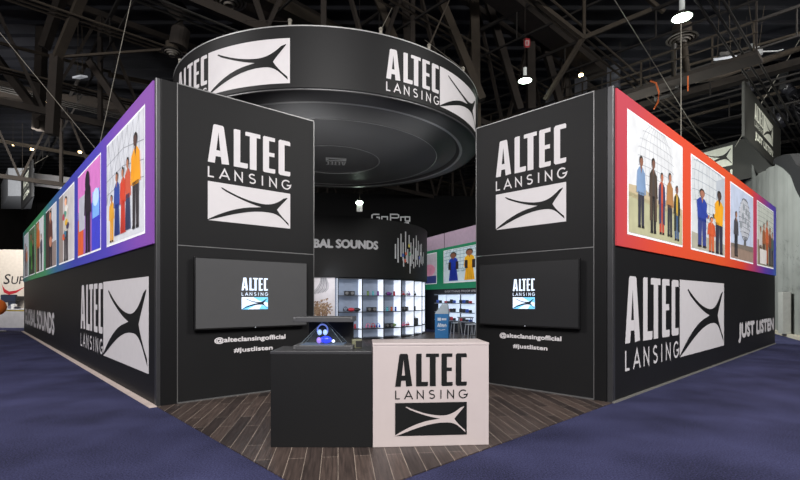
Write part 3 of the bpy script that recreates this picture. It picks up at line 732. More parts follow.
def place(r, th, rad, z, label, cat, group=None):
    d = ddn * math.cos(R_(th)) + dtn * math.sin(R_(th))
    r.location = DC + d * rad + Vector((0, 0, z + .012)); r.rotation_euler = (0, 0, math.atan2(d.y, d.x) + PI / 2); r.scale = (.85, .85, .85)
    tag(r, label, cat, group)
bayn = ['first bay beside the plant poster', 'second bay from the plant poster', 'third bay from the plant poster', 'fourth bay from the plant poster', 'fifth bay from the plant poster', 'sixth bay from the plant poster']
rown = {3: 'top shelf', 2: 'second shelf down', 1: 'third shelf down'}
ordn = ['first', 'second', 'third', 'fourth']
items = {(0, 3): [('black', 'twin')], (1, 3): [('green', 'tube'), ('teal', 'tube'), ('purple', 'tube')], (2, 3): [('purple', 'pill'), ('red', 'tube')], (3, 3): [('red', 'phones'), ('white', 'phones'), ('purple', 'phones')], (4, 3): [('black', 'phones')], (5, 3): [('black', 'phones')],
         (0, 2): [('black', 'phones'), ('red', 'pill'), ('black', 'pill')], (1, 2): [('black', 'twin')], (2, 2): [('teal', 'tube'), ('orange', 'tube'), ('blue', 'tube')], (3, 2): [('black', 'twin')], (4, 2): [('black', 'tube')], (5, 2): [('black', 'twin')],
         (1, 1): [('pink', 'phones'), ('red', 'phones'), ('blue', 'phones')], (2, 1): [('black', 'twin'), ('green', 'pill')], (3, 1): [('pink', 'phones'), ('red', 'phones')], (4, 1): [('black', 'big')], (5, 1): [('white', 'phones')], (0, 1): [('blue', 'tube'), ('red', 'tube')]}
kn = {'pill': 'pill shaped speaker', 'twin': 'wide boxy speaker', 'phones': 'pair of headphones', 'tube': 'upright tube speaker', 'big': 'tall box speaker'}
for (bay, row), lst in items.items():
    n = len(lst)
    for k, (c, kd) in enumerate(lst):
        th = EDGE[bay] + 12 * (k + 1) / (n + 1) + (1 if n > 1 else 0)
        if kd == 'pill' and n == 2 and (bay, row) == (2, 1): z = ZS[row] ; th += 1
        else: z = ZS[row]
        if (bay, row) == (2, 1) and kd == 'pill': rad = 4.3
        else: rad = 4.42
        rr = spk(c, kd)
        extra = ''
        if sum(1 for x in lst if x == (c, kd)) > 1: extra = ', ' + ordn[k] + ' of its row'
        place(rr, th, rad, z + .004, f'{c} {kn[kd]} on the {rown[row]}, {bayn[bay]}', 'headphones' if kd == 'phones' else 'speaker', 'headphones on the lit shelves' if kd == 'phones' else 'small speakers on the lit shelves')
# soft light of the shelving and of the booth
ln = area('shelf_glow', tuple(DC + ddn * 5.6 + Vector((0, 0, 2.3))), tuple(DC + ddn * 4.2 + dtn * 1.5 + Vector((0, 0, .8))), 1.2, 9, (.85, .92, 1))

# ------------------------------------------------------------------ counters
ct = empty('reception_counter', (-.290, 4.955, .012), R_(4.5), 'white block counter with black lettering and cross mark on its front', 'counter')
WHITEC = mat('white_laminate', (198, 186, 184), .45, 0, 0, .015)
b = MB(); b.b6(0, 1.262, 0, .5, 0, 1.085, .006); b.build('body', WHITEC, ct)
b = MB(); b.b6(-.003, 1.265, -.003, .503, 1.085, 1.114, .006); b.build('worktop', WHITEC, ct)
stacked_logo(ct, .238, 1.018, .118, 1.0, BLACKV, WHITEC)
bc = empty('reception_counter', (-1.385, 4.965, .012), R_(-.3), 'low black block counter with hologram display case on top', 'counter')
BLC = mat('black_counter', (17, 17, 18), .6, 0, 0, .04, 2, .3)
def wedge(fp, z0, z1):
    b = MB(); lo = [b.bm.verts.new((x, y, z0)) for x, y in fp]; hi = [b.bm.verts.new((x, y, z1)) for x, y in fp]
    b.bm.faces.new(lo[::-1]); b.bm.faces.new(hi); n = len(fp)
    for k in range(n): b.bm.faces.new((lo[k], lo[(k + 1) % n], hi[(k + 1) % n], hi[k]))
    bmesh.ops.bevel(b.bm, geom=b.bm.edges[:], offset=.004, segments=2, affect='EDGES', profile=.5)
    return b
b = wedge([(0, 0), (1.086, 0), (1.04, .52), (0, .52)], 0, 1.0); b.build('body', BLC, bc)
b = wedge([(-.004, -.004), (1.086, -.004), (1.04, .524), (-.004, .524)], 1.0, 1.03); b.build('worktop', mat('counter_top', (58, 58, 60), .4), bc)
# hologram display
hd = empty('hologram_display', (-1.165, 5.07, 1.042), R_(-1), 'dark hologram display case with glass pyramid on the black counter', 'display case')
HW = .65
DK = mat('case_grey', (74, 74, 76), .4)
b = MB(); b.b6(-.005, HW, 0, .36, .0, .05, .006); b.build('base', DK, hd)
b = MB(); b.b6(-.005, HW, 0, .36, .305, .36, .006); b.build('top', DK, hd)
b = MB(); b.b6(.1, HW - .03, .33, .345, .05, .305); b.build('back_board', DARK, hd)
for x in (.0, HW - .025):
    b = MB(); b.b6(x + .002, x + .022, -.005, .012, .335, .352); b.b6(x + .002, x + .022, -.005, .012, .01, .035); b.build('corner_bracket', ALU, hd)
glass = mat('pyramid_glass', (150, 175, 190), .2, 0, 0, .02, 3, .3, 0, .03)
pa, pb, ap = (.06, .03), (.55, .33), (.31, .16)
b = MB(); z0, z1 = .052, .303
c4 = [(pa[0], pa[1], z0), (pb[0], pa[1], z0), (pb[0], pb[1], z0), (pa[0], pb[1], z0)]
t4 = [(ap[0] - .02, ap[1] - .02, z1), (ap[0] + .02, ap[1] - .02, z1), (ap[0] + .02, ap[1] + .02, z1), (ap[0] - .02, ap[1] + .02, z1)]
V = [b.bm.verts.new(p) for p in c4 + t4]
for k in range(4): b.bm.faces.new((V[k], V[(k + 1) % 4], V[(k + 1) % 4 + 4], V[k + 4]))
b.build('glass_pyramid', glass, hd)
b = MB()
for k in range(4): b.bar(c4[k], t4[k], .004)
b.build('pyramid_edge', mat('edge_glow', (110, 122, 130), .4, 0, .05), hd)
b = MB(); b.b6(.07, .54, .04, .32, .0505, .054); b.build('lit_plate', mat('plate_glow', (90, 105, 128), .4, 0, .05), hd)
pt = lambda x, y, z: hd.matrix_basis @ Vector((x, y, z))
hp = empty('headphones', pt(.29, .16, .15), 0, 'glowing pale blue headphones shown inside the glass pyramid', 'headphones')
HG = mat('holo_blue', (150, 180, 235), .3, 0, .9)
b = MB(); b.path([(.058 * math.cos(R_(t)), 0, .06 + .062 * math.sin(R_(t))) for t in range(-35, 216, 14)], .009, 8); b.build('headband', mat('holo_violet', (110, 130, 215), .3, 0, .8), hp)
for s in (-1, 1): b = MB(); b.ball((s * .032, -.01, .034), .033, (.8, .6, 1)); b.build('ear_cup', HG, hp, True)
sp = empty('bluetooth_speaker', pt(.30, .15, .056), 0, 'glowing deep blue speaker lying at the foot of the glass pyramid', 'speaker')
b = MB(); b.ball((.03, 0, .045), .045, (1.5, .8, .95)); b.build('body', mat('holo_deep', (30, 50, 210), .3, 0, 1.0), sp, True)
b = MB(); b.ball((-.045, -.01, .038), .036, (.8, .7, 1)); b.build('end_cap', mat('holo_pink', (140, 110, 210), .3, 0, .8), sp, True)
b = MB(); b.ball((.115, -.01, .03), .018, (1, .8, .9)); b.build('glow_light', mat('holo_white', (220, 235, 255), .3, 0, 1.8), sp, True)
# small speaker with cable on the black counter
ms = empty('radio_speaker', (-.49, 5.25, 1.042), R_(8), 'small olive and black box speaker on the black counter by the white one', 'speaker')
b = MB(); b.b6(-.055, .06, 0, .1, 0, .1, .008); b.build('body', mat('olive', (112, 112, 88), .5), ms)
b = MB(); b.b6(-.01, .062, -.004, .02, .01, .085, .004); b.build('grille', DARK, ms)
b = MB(); b.path([(-.05, .05, .02), (-.09, .03, .006), (-.12, .05, .006)], .004, 6); b.build('power_cord', DARK, ms)

# ------------------------------------------------------------------ far booth wall seen through the entrance
g0 = Vector((1.45, 25, 0)); gd = Vector((1.92, -4.4, 0)).normalized()
gw = empty('exhibition_wall', g0, rz_of(gd), 'distant wall with green photo band under pale lilac fabric', 'wall')
b = MB(); b.b6(-1.2, 8, .0, .3, 0, 4.88); b.build('wall_panel', mat('far_black', (30, 30, 36), .5), gw)
b = MB(); b.b6(-1.2, 8, -.04, 0, 4.15, 4.88); b.build('lilac_fabric', mat('lilac', (178, 156, 176), .7, 0, .22), gw)
b = MB(); b.b6(-1.2, 8, -.05, 0, 2.1, 4.15); b.build('green_light_box', mat('green_print', (30, 122, 86), .6, 0, .4), gw)
b = MB(); b.b6(2.0, 2.02, -.055, 0, 4.15, 4.88); b.build('fabric_seam', DARK, gw)
def gl(a, T, w, h):
    clip_line(a, T, [(0, .9), (.4, .7), (.5, .2)], .1, pm((150, 70, 80)), 4)
    person(a, T, .25, 0, .95, .2, (200, 60, 60), (150, 40, 60), (120, 80, 60)); a.ell(*T(.65, .45), .3 * w, .2 * h, pm((220, 150, 176)), 7); a.rect(*T(.45, 0), *T(1, .25), pm((60, 70, 130)), 6)
def gr_(a, T, w, h):
    lattice(a, T, .5, .8, .5, .5, (150, 176, 186), .03)
    person(a, T, .3, .0, .88, .17, (32, 60, 170), (28, 50, 150), (90, 60, 48), dress=True, hs=1.8); person(a, T, .76, .0, .9, .17, (236, 176, 30), (228, 166, 30), (100, 66, 50), dress=True, hs=1.8)
    for x in (.2, .42, .68, .88): a.rect(*T(x - .04, .38), *T(x + .04, .62), pm((50, 40, 40)), 10)
def gsw(u):  # px -> wall coordinate
    t = (u - 400) / F; return (t * g0.y - g0.x) / (gd.x - t * gd.y)
for x0, x1, bg, q in ((419, 437.5, (196, 190, 200), gl), (445, 480, (206, 222, 230), gr_)):
    o = art_photo(bg, q, gsw(x1) - gsw(x0), 1.55, gw, gsw(x0), 2.42, 0); o.location.y = -.055
a = Art(); put_text(a, 'EVERYTHING PROOF SPEAKERS', gsw(445), 1.92, gsw(485), 2.02, WHITEV, 0, .03); a.build('sign_lettering', flatmap, gw)
# lit cabinets under it
for j, (x0, x1) in enumerate(((440.5, 446), (448.5, 460), (463.5, 476.5))):
    u0, u1 = gsw(x0), gsw(x1)
    cbx = empty('display_cabinet', g0 + gd * u0, rz_of(gd), ['narrow white lit cabinet behind the blue kiosk', 'white lit cabinet of small speakers between the kiosk and the stools', 'white lit cabinet of small speakers behind the table and stools'][j], 'cabinet', 'lit cabinets under the green band')
    b = MB(); b.b6(0, u1 - u0, -.12, -.001, .55, 1.82); b.build('lit_back', mat('cab_lit', (206, 222, 242), .5, 0, .9), cbx)
    for z in (.55, .95, 1.37, 1.8):
        b = MB(); b.b6(-.02, u1 - u0 + .02, -.34, -.1, z, z + .04); b.build('shelf', mat('cab_shelf', (150, 160, 172), .5), cbx)
    rb = random.Random(j)
    for zi, z in enumerate((.59, .99, 1.41)):
        n = 2 if j == 0 else 4
        for k in range(n):
            c = ['black', 'black', 'blue', 'black', 'red'][(k + zi + 2 * j) % 5]
            r = MB(); wd = (u1 - u0) / n * .45; xx = (k + .5) * (u1 - u0) / n
            r.b6(-wd / 2, wd / 2, -.06, .06, 0, .09 + .1 * rb.random(), .02)
            o = r.build('bluetooth_speaker', pmat(c)); o.location = g0 + gd * (u0 + xx) + Vector((gd.y, -gd.x, 0)) * .23 + Vector((0, 0, z)); o.rotation_euler = (0, 0, rz_of(gd))
            tag(o, f'tiny {c} speaker, {ordn[k]} along the {["lowest", "middle", "upper"][zi]} shelf of the {["narrow cabinet by the kiosk", "cabinet between kiosk and stools", "cabinet behind the table"][j]}', 'speaker', 'tiny speakers in the far lit cabinets')
# blue kiosk
kp = at(441.5, 336, 18.8); kk = empty('information_kiosk', (kp.x, 18.8, 0), R_(-12), 'blue kiosk with sloped pale top standing near the stools', 'kiosk')
BL = mat('kiosk_blue', (38, 112, 172), .5, 0, .12)
b = MB(); b.b6(-.27, .27, 0, .5, 0, 1.0, .01); b.build('body', BL, kk)
b = MB(); V = [b.bm.verts.new(p) for p in ((-.28, 0, 1.0), (.28, 0, 1.0), (.28, .5, 1.0), (-.28, .5, 1.0), (-.02, .1, 1.36), (.24, .1, 1.34), (.24, .3, 1.4), (0, .3, 1.4))]
for f in ((0, 1, 5, 4), (1, 2, 6, 5), (2, 3, 7, 6), (3, 0, 4, 7), (4, 5, 6, 7), (3, 2, 1, 0)): b.bm.faces.new([V[i] for i in f])
b.build('sloped_top', mat('kiosk_top', (170, 184, 196), .5), kk)
a = Art(); wv = mat('kiosk_white', (214, 226, 240), .5)
a.rect(-.16, .72, -.02, .84, wv); a.rect(.01, .74, .2, .82, wv); put_text(a, 'listen', -.15, .46, .2, .62, wv, 0, .02, .3); a.stroke([(-.15, .36), (0, .34), (.15, .37)], .02, wv)
# illegible script on the photo's kiosk: keep only strokes and blocks, no words
a.it = [x for i, x in enumerate(a.it) if i != 2]
a.stroke([(-.16, .48), (-.12, .6), (-.08, .49), (-.03, .6), (.02, .5), (.06, .57), (.1, .5), (.15, .58), (.2, .5)], .028, wv)
a.build('printed_panel', flatmap, kk)
# table and stools
tbp = at(466, 318, 18.6)
tb = empty('high_table', (2.62, 18.6, 0), 0, 'small dark high table with slim legs in front of the lit cabinets', 'table')
b = MB(); b.b6(-.3, .3, -.25, .25, .84, .88, .005); b.build('tabletop', mat('table_grey', (130, 136, 144), .4), tb)
for sx in (-.26, .26):
    for sy in (-.2, .2): b = MB(); b.bar((sx, sy, 0), (sx * .95, sy, .84), .016, .016, True, 6); b.build('leg', ALU, tb)
for x, y, l_ in ((2.3, 19.0, 'grey metal stool on the kiosk side of the high table'), (2.72, 17.9, 'grey metal stool standing in front of the high table'), (3.02, 18.2, 'grey metal stool partly hidden by the black front wall')):
    st = empty('bar_stool', (x, y, 0), R_(15), l_, 'stool', 'metal stools at the high table')
    b = MB(); b.b6(-.17, .17, -.17, .17, .6, .64, .01); b.build('seat', mat('stool_grey', (178, 184, 194), .4), st)
    for sx in (-1, 1):
        for sy in (-1, 1): b = MB(); b.bar((sx * .2, sy * .2, 0), (sx * .14, sy * .14, .6), .018, .018, True, 6); b.build('leg', mat('stool_grey', (178, 184, 194), .4), st)
    for y_ in (-.18, .18): b = MB(); b.bar((-.18, y_, .2), (.18, y_, .2), .01, .01, True, 6); b.build('foot_rail', ALU, st)

# hanging neighbour header with its lettering
nh = empty('hanging_header', (0, 36, 0), R_(6), 'wide black header hanging far behind the drum', 'sign')
nh['label'] = 'wide black hanging header with white outlined lettering showing above the round drum'
b = MB(); b.b6(-14, 9, 0, 1.0, 3.5, 9.7, .02); b.build('header_panel', mat('header_black', (15, 15, 16), .7, 0, 0, .05, 1, .1), nh)
a = Art(); x0, x1 = (372 - 400) / F * 36, (409 - 400) / F * 36
gm = mat('header_white', (196, 198, 200), .5, 0, .1); H0 = 7.66
def S(*q): a.stroke([(x0 + u * (x1 - x0), H0 + v * .5) for u, v in q], .095, gm)
def O(c, w, lo, hi, gap=0): S(*[(c - w, lo), (c - w, hi), (c + w, hi), (c + w, lo), (c - w + (0 if not gap else .03), lo)])
S((.2, .95), (.04, .95), (.0, .8), (.0, .15), (.05, 0), (.2, 0), (.2, .5), (.12, .5))
O(.34, .075, 0, .6); S((.5, 0), (.5, 1.0), (.68, 1.0), (.72, .9), (.72, .55), (.68, .45), (.5, .45)); S((.78, 0), (.78, .6), (.88, .62)); O(.96, .06, 0, .64)
a.poly([(x0 + .84 * (x1 - x0), H0 - .14), (x1, H0 - .06), (x1, H0 - .24)], gm); a.build('header_lettering', flatmap, nh)
for x in (-8, -2, 4):
    b = MB(); b.bar((x, .5, 9.7), (x, .5, 15), .02, .02, True, 6); b.build('hanger', STEEL, nh)

# spotlight behind the canopy rim
sl = empty('spotlight', at(359.5, 206, 19.5), 0, 'bright small can spotlight glowing under the far rim of the canopy', 'lamp')
b = MB(); b.lathe([(.001, -.22), (.12, -.22), (.12, .1), (.05, .16), (.001, .16)], 16); b.build('housing', mat('can_pale', (210, 210, 205), .5, 0, .4), sl, True)
b = MB(); b.ball((0, -.06, .12), .15, (1, 1, .6)); b.build('bulb', LAMPW, sl, True)
b = MB(); b.bar((0, 0, .15), (0, 0, 15.2 - sl.location.z), .012, .012, True, 6); b.build('stem', STEEL, sl)

# ------------------------------------------------------------------ hanging box signs
def panel_between(root, name, A, B, z0, z1, th, m):
    A = Vector((A[0], A[1], 0)); B = Vector((B[0], B[1], 0)); d = (B - A); L = d.length
    b = MB(); b.b6(0, L, 0, th, z0, z1)
    o = b.build(name, m, root); o.location = A - root.location; o.location.z = 0; o.rotation_euler = (0, 0, rz_of(d)); return o, L
SG = mat('sign_charcoal', (48, 48, 44), .6, 0, 0, .06, 1); SIVORY = mat('sign_ivory', (214, 216, 200), .6)
hs = empty('hanging_sign', (14.9, 20.2, 0), 0, 'dark angled two sided sign with JUST LISTEN lettering hanging beyond the red photo wall', 'sign')
A_, B_, C_ = (15.0, 20.2), (21.2, 25.9), (18.4, 31.2)
zb1, zt1 = 7.5, 9.9
zb1 = 8.6; 
def sign_face(A, B, za, zb):   # slab from A to B
    return panel_between(hs, 'sign_panel', A, B, za, zb, .1, SG)
o, L = sign_face(A_, B_, 8.7, 11.1)
a = Art(); u0 = 2.0
wide_logo(o, L * .24, L * .47, L * .76, 9.65, 10.75, SIVORY, SG)
put_text(a, 'JUST LISTEN', L * .25, 8.98, L * .76, 9.45, SIVORY, 0, .05); a.build('sign_lettering', flatmap, o)
o2, L2 = sign_face(C_, B_, 8.7, 11.1)
wide_logo(o2, L2 * .02, L2 * .29, L2 * .6, 9.7, 10.9, SIVORY, SG)
a = Art(); put_text(a, 'JUST LISTEN', L2 * .02, 8.98, L2 * .6, 9.45, SIVORY, 0, .05); a.build('sign_lettering', flatmap, o2)

LG = mat('sign_light_inner', (166, 168, 172), .7)
hl = empty('hanging_sign', (-24.7, 31, 0), 0, 'narrow dark hanging sign with pale lettering beyond the green photo band', 'sign')
q0, q1, q2, q3 = (at(31.5, 0, 31).x, 31), (at(21, 0, 35.5).x, 35.5), (at(8, 0, 37).x, 37), (at(2, 0, 32.5).x, 32.5)
o, L = panel_between(hl, 'sign_panel', q1, q0, 8.45, 10.95, .12, mat('sign_dark', (16, 15, 15), .6))
a = Art(); altec(a, L * .25, 9.75, L * .75, 10.55, SIVORY); lansing(a, L * .25, 9.45, L * .75, 9.65, SIVORY); put_text(a, 'LISTEN', L * .25, 8.9, L * .8, 9.25, SIVORY, 0, .05); a.build('sign_lettering', flatmap, o)
b = MB(); fp = [(at(8, 0, 39).x, 39), (at(34, 0, 39).x, 39), (at(31, 0, 44.6).x, 44.6), (at(1, 0, 44.6).x, 44.6)]
bx = empty('hanging_sign', (fp[0][0], 39, 0), 0, 'plain pale box sign hanging behind the dark panel at the picture edge', 'sign')
lo = [b.bm.verts.new((x - fp[0][0], y - 39, 10.26)) for x, y in fp]; hi = [b.bm.verts.new((x - fp[0][0], y - 39, 12.6)) for x, y in fp]
b.bm.faces.new(lo[::-1]); b.bm.faces.new(hi)
for k in range(4): b.bm.faces.new((lo[k], lo[(k + 1) % 4], hi[(k + 1) % 4], hi[k]))
b.build('box_body', LG, bx)
for x, y in ((2, 1), (5, 1)):
    b = MB(); b.bar((x - .5, y, 12.6), (x - .5, y, 15.1), .02, .02, True, 5); b.build('hanger', STEEL, bx)
for uu in (.3, L - .3):
    b = MB(); b.bar((uu, .06, 10.95), (uu, .06, 15.1), .02, .02, True, 5); b.build('hanger', STEEL, o)
hb = empty('hanging_sign', (-27, 34, 0), 0, 'long plain white banner hanging behind the dark square sign', 'sign')
panel_between(hb, 'banner_panel', (at(33, 0, 34).x, 34), (at(95, 0, 36.2).x, 36.2), 9.9, 10.85, .15, mat('banner_white', (178, 176, 178), .7))
cable([at(20, 172, 33), at(48, 156, 30)], 'short pale cable crossing above the pale box sign', .03)
# ------------------------------------------------------------------ far left neighbour booth
nb = empty('exhibition_wall', (-26, 28, 0), R_(4), 'white neighbour booth wall with dark serif letters and red swoosh', 'wall')
b = MB(); b.b6(-8, 10, 0, .3, 0, 4.6); b.build('wall_panel', mat('nb_white', (196, 186, 174), .7), nb)
def nbu(px): return ((px - 400) / F * 28 + 26)
a = Art(); k1 = mat('nb_text', (44, 40, 42), .6); rd = mat('nb_red', (168, 32, 44), .6)
put_text(a, 'S', nbu(1.5), 2.5, nbu(8.5), 3.12, k1, 0, .01, .2); put_text(a, 'UPER', nbu(9), 2.5, nbu(33), 2.98, k1, 0, .01, .15)
sw = [(nbu(0), 2.5), (nbu(2), 2.0), (nbu(7), 1.86), (nbu(14), 1.98), (nbu(24), 2.4), (nbu(14), 2.12), (nbu(7), 2.06), (nbu(3), 2.2)]
a.build('sign_lettering', flatmap, nb); a = Art(); a.poly(sw, rd, 1); a.build('swoosh_mark', flatmap, nb)
def monitor(px, py, w, h, Y, lab, c=(34, 40, 56)):
    p = at(px, py, Y); p.z = 1.2; o = empty('monitor', p, 0, lab, 'monitor')
    b = MB(); b.b6(-w / 2, w / 2, 0, .06, 0, h, .01); b.build('casing', DARK, o); b = MB(); b.b6(-w / 2 + .04, w / 2 - .04, -.005, 0, .04, h - .04); b.build('screen', mat('mon_screen', c, .3, 0, .5), o)
    b = MB(); b.b6(-.1, .1, .05, .2, -.12, h * .5); b.b6(-.22, .22, -.1, .2, -.14, -.12); b.build('foot', DARK, o)
    return p
dk = empty('service_counter', (at(12, 0, 26).x, 26, 0), 0, 'pale cluttered counter in front of the white swoosh wall', 'counter')
b = MB(); b.b6(-1.5, 1.0, -.4, .4, 0, 1.0, .02); b.build('body', mat('dk_grey', (176, 174, 176), .6), dk); b = MB(); b.b6(-1.55, 1.05, -.45, .45, 1.0, 1.06, .01); b.build('worktop', mat('dk_top', (206, 204, 206), .5), dk)
monitor(12, 305, .46, .26, 26, 'black monitor with dark screen standing on the pale counter'); 
p = at(9, 297, 27.3); m2 = empty('television', p, 0, 'wide dark television mounted below the red swoosh', 'television')
b = MB(); b.b6(-.5, .42, 0, .1, -.32, .14, .01); b.build('casing', DARK, m2); b = MB(); b.b6(-.46, .38, -.01, 0, -.28, .1); b.build('screen', mat('mon2', (40, 44, 58), .3, 0, .4), m2)
b = MB(); b.b6(-.2, .2, .1, .9, -.2, .05); b.build('wall_bracket', DARK, m2)
for k, (px, w, h, c) in enumerate(((3, .25, .2, (220, 220, 224)), (14, .2, .16, (120, 124, 140)), (17, .2, .25, (230, 228, 226)), (20, .25, .1, (60, 60, 70)))):
    p = at(px, 0, 25.9); b = MB(); b.b6(-w / 2, w / 2, -.1, .1, 0, h, .01); b.b6(-w / 4, w / 4, -.06, .06, h, h + .02)
    o = b.build('carton', mat('carton%d' % k, c, .6)); o.location = (p.x, 25.7, 1.06)
    tag(o, ['small white carton at the open end of the pale counter', 'small grey carton beside the counter monitor', 'taller white carton on the pale counter', 'flat dark carton next to the photo wall on the pale counter'][k], 'box', 'cartons on the pale counter')
og = empty('egg_chair', (at(-3, 0, 22.8).x, 22.8, 0), 0, 'rounded orange chair at the edge of the picture before the white swoosh wall', 'chair')
b = MB(); b.ball((0, 0, 1.2), .4, (1, .9, 1.0), 16); b.build('shell', mat('orange_fabric', (214, 104, 30), .7), og, True)
b = MB(); b.bar((0, 0, .02), (0, 0, .8), .05, .05, True, 10); b.bar((0, 0, 0), (0, 0, .04), .35, .35, True, 20); b.build('pedestal', ALU, og)
b = MB(); b.bar((at(-6, 0, 23.5).x, 23.5, 1.02), (at(26, 0, 24.5).x, 24.5, .98), .02, .05); tag(b.build('barrier_tape', mat('yellow_tape', (214, 190, 80), .6)), 'yellow barrier tape stretched across in front of the pale counter', 'tape')
# ------------------------------------------------------------------ far right drape wall
dw = empty('drape_wall', (15.7, 17.7, 0), rz_of(Vector((7.2, 13.5, 0))), 'tall pale grey fabric wall beyond the blue end of the red photo wall', 'wall')
b = MB(); L = 18; n = 90
def ztop(u):
    for (a, za), (c, zc) in zip(PT, PT[1:]):
        if u <= c: return za + (zc - za) * (u - a) / (c - a)
    return PT[-1][1]
PT = [(0, 5.3), (1.0, 6.0), (1.8, 6.8), (3, 7.4), (4.5, 8.0), (7.9, 8.4), (10.2, 8.65), (10.8, 9.9), (18, 10)]
rowv = []
for i in range(n + 1):
    u = L * i / n; y = .05 * math.sin(u * 3.1) + .03 * math.sin(u * 7.3)
    rowv.append([b.bm.verts.new((u, y, z)) for z in (0, 2.2, 4.5, 5.2, ztop(u))] + [b.bm.verts.new((u, y + .08, ztop(u))), b.bm.verts.new((u, y + .08, 0))])
for p, q in zip(rowv, rowv[1:]):
    for k in range(7): b.bm.faces.new((p[k], q[k], q[(k + 1) % 7], p[(k + 1) % 7]))
b.build('fabric', mat('drape_pale', (136, 138, 134), .85, 0, 0, .1, .8, .2), dw, True)
a = Art()
rb = random.Random(5)
for k in range(40):
    x = rb.uniform(.3, 3.6); z = rb.uniform(1.2, 4.2); s = rb.uniform(.12, .4)
    a.stroke([(x, z), (x + s * .5, z + rb.uniform(-.1, .12)), (x + s, z + rb.uniform(-.05, .2))], .025, mat('script_grey', (112, 114, 112), .8), 0)
a.build('script_print', lambda u, v, o: (u, .2 + o, v), dw)
b = MB(); b.b6(-.1, 18, -.15, .35, 0, .12); b.build('base', mat('drape_base', (196, 188, 170), .7), dw)
b = MB(); b.b6(1.9, 2.6, .2, .5, .12, 1.9, .02); tag(b.build('side_cupboard', mat('cup_pale', (168, 168, 162), .7), dw))
b = MB(); rows = []
for i in range(19):
    u = 4.8 * i / 18; rows.append([b.bm.verts.new((u, y, z)) for y, z in ((.24, ztop(u) - .05), (.24, ztop(u) + .15 + 1.1 * (1 - u / 4.8)), (-.1, ztop(u) + .15 + 1.1 * (1 - u / 4.8)), (-.1, ztop(u) - .05))])
for p, q in zip(rows, rows[1:]):
    for k in range(4): b.bm.faces.new((p[k], q[k], q[(k + 1) % 4], p[(k + 1) % 4]))
b.build('black_valance', mat('drape_black', (18, 18, 20), .9), dw, True)

# ------------------------------------------------------------------ hall fixtures
def highbay(px, py, Y, r, lab, m=LAMPW, power=12):
    p = at(px, py, Y); o = empty('high_bay_lamp', p, 0, lab, 'lamp', 'high bay lamps under the roof')
    b = MB(); b.lathe([(r, 0), (r * .96, .12 * r), (r * .6, .55 * r), (r * .3, .7 * r), (.02, .72 * r)], 20); b.build('reflector', GREYM, o, True)
    b = MB(); b.lathe([(.001, .0), (r * .93, .02 * r), (r * .93, .06 * r)], 20); b.build('lens', m, o, True)
    b = MB(); b.lathe([(.02, .7 * r), (r * .26, .72 * r), (r * .26, 1.9 * r), (.02, 1.95 * r)], 12); b.build('ballast', mat('ballast_pale', (200, 204, 200), .5, 0, .25), o, True)
    b = MB(); b.bar((0, 0, 1.9 * r), (0, 0, 15.1 - p.z), .012, .012, True, 6); b.build('stem', STEEL, o)
    l = bpy.data.lights.new('lamp', 'POINT'); l.energy = power; l.shadow_soft_size = r; l.color = (.9, 1, .92)
    lo = bpy.data.objects.new('lamp_light', l); COL.objects.link(lo); lo.parent = o; lo.location = (0, 0, -.15)
highbay(525, 81, 18, .27, 'bright round high bay lamp hanging above the black front wall of the red side')
highbay(682, 18, 15.5, .32, 'bright round high bay lamp at the upper edge above the red photo wall')
def bulb(px, py, Y, r, lab, m=WARM):
    p = at(px, py, Y); o = empty('hall_spotlight', p, 0, lab, 'lamp')
    b = MB(); b.ball((0, 0, 0), r, (1, 1, 1), 10); b.build('bulb', m, o, True)
    b = MB(); b.lathe([(r * .9, .2 * r), (r * .9, 1.2 * r), (r * .4, 1.6 * r), (.01, 1.6 * r)], 12); b.build('housing', GREYM, o, True)
    b = MB(); b.bar((0, 0, 1.5 * r), (0, 0, 15.1 - p.z), .012, .012, True, 5); b.build('stem', STEEL, o)
bulb(581, 75, 24, .12, 'small warm orange lamp among the beams beside the corner of the red photo wall')
bulb(80, 152, 34, .12, 'small warm lamp close to the rim of the purple photo wall')
bulb(32, 149, 34, .11, 'small warm lamp under the dark beams above the pale box sign')
bulb(13, 145, 34, .06, 'tiny dim warm lamp at the picture edge above the pale box sign')
bulb(45, 101, 26, .07, 'tiny yellow lamp against the thick steel column')
bulb(772, 25, 24, .07, 'tiny greenish lamp beside the pipes in the upper corner', mat('green_glow', (210, 240, 150), .5, 0, 8))
bulb(46, 51, 26, .04, 'tiny yellow lamp high on the thick steel column')
def flood(px, py, Y, w, lab, tilt=.3):
    p = at(px, py, Y); o = empty('floodlight', p, R_(-20), lab, 'floodlight')
    b = MB(); b.box((0, 0, 0), (w, w * .65, .07), Matrix.Rotation(tilt, 3, 'X')); b.build('panel', mat('flood_pale', (205, 208, 214), .5, 0, .25), o)
    b = MB(); b.box((0, 0, .16), (w * .45, .2, .14)); b.build('driver_box', GREYM, o)
    b = MB(); b.bar((-w * .3, 0, .05), (-w * .2, 0, 15 - p.z), .014, .014, True, 5); b.bar((w * .3, 0, .05), (w * .2, 0, 15 - p.z), .014, .014, True, 5); b.build('suspension_wire', STEEL2, o)
flood(80, 77, 20, .5, 'pale rectangular floodlight hanging above the purple photo wall')
flood(724, 58, 20, .8, 'pale long floodlight panel hanging above the red photo wall', .5)
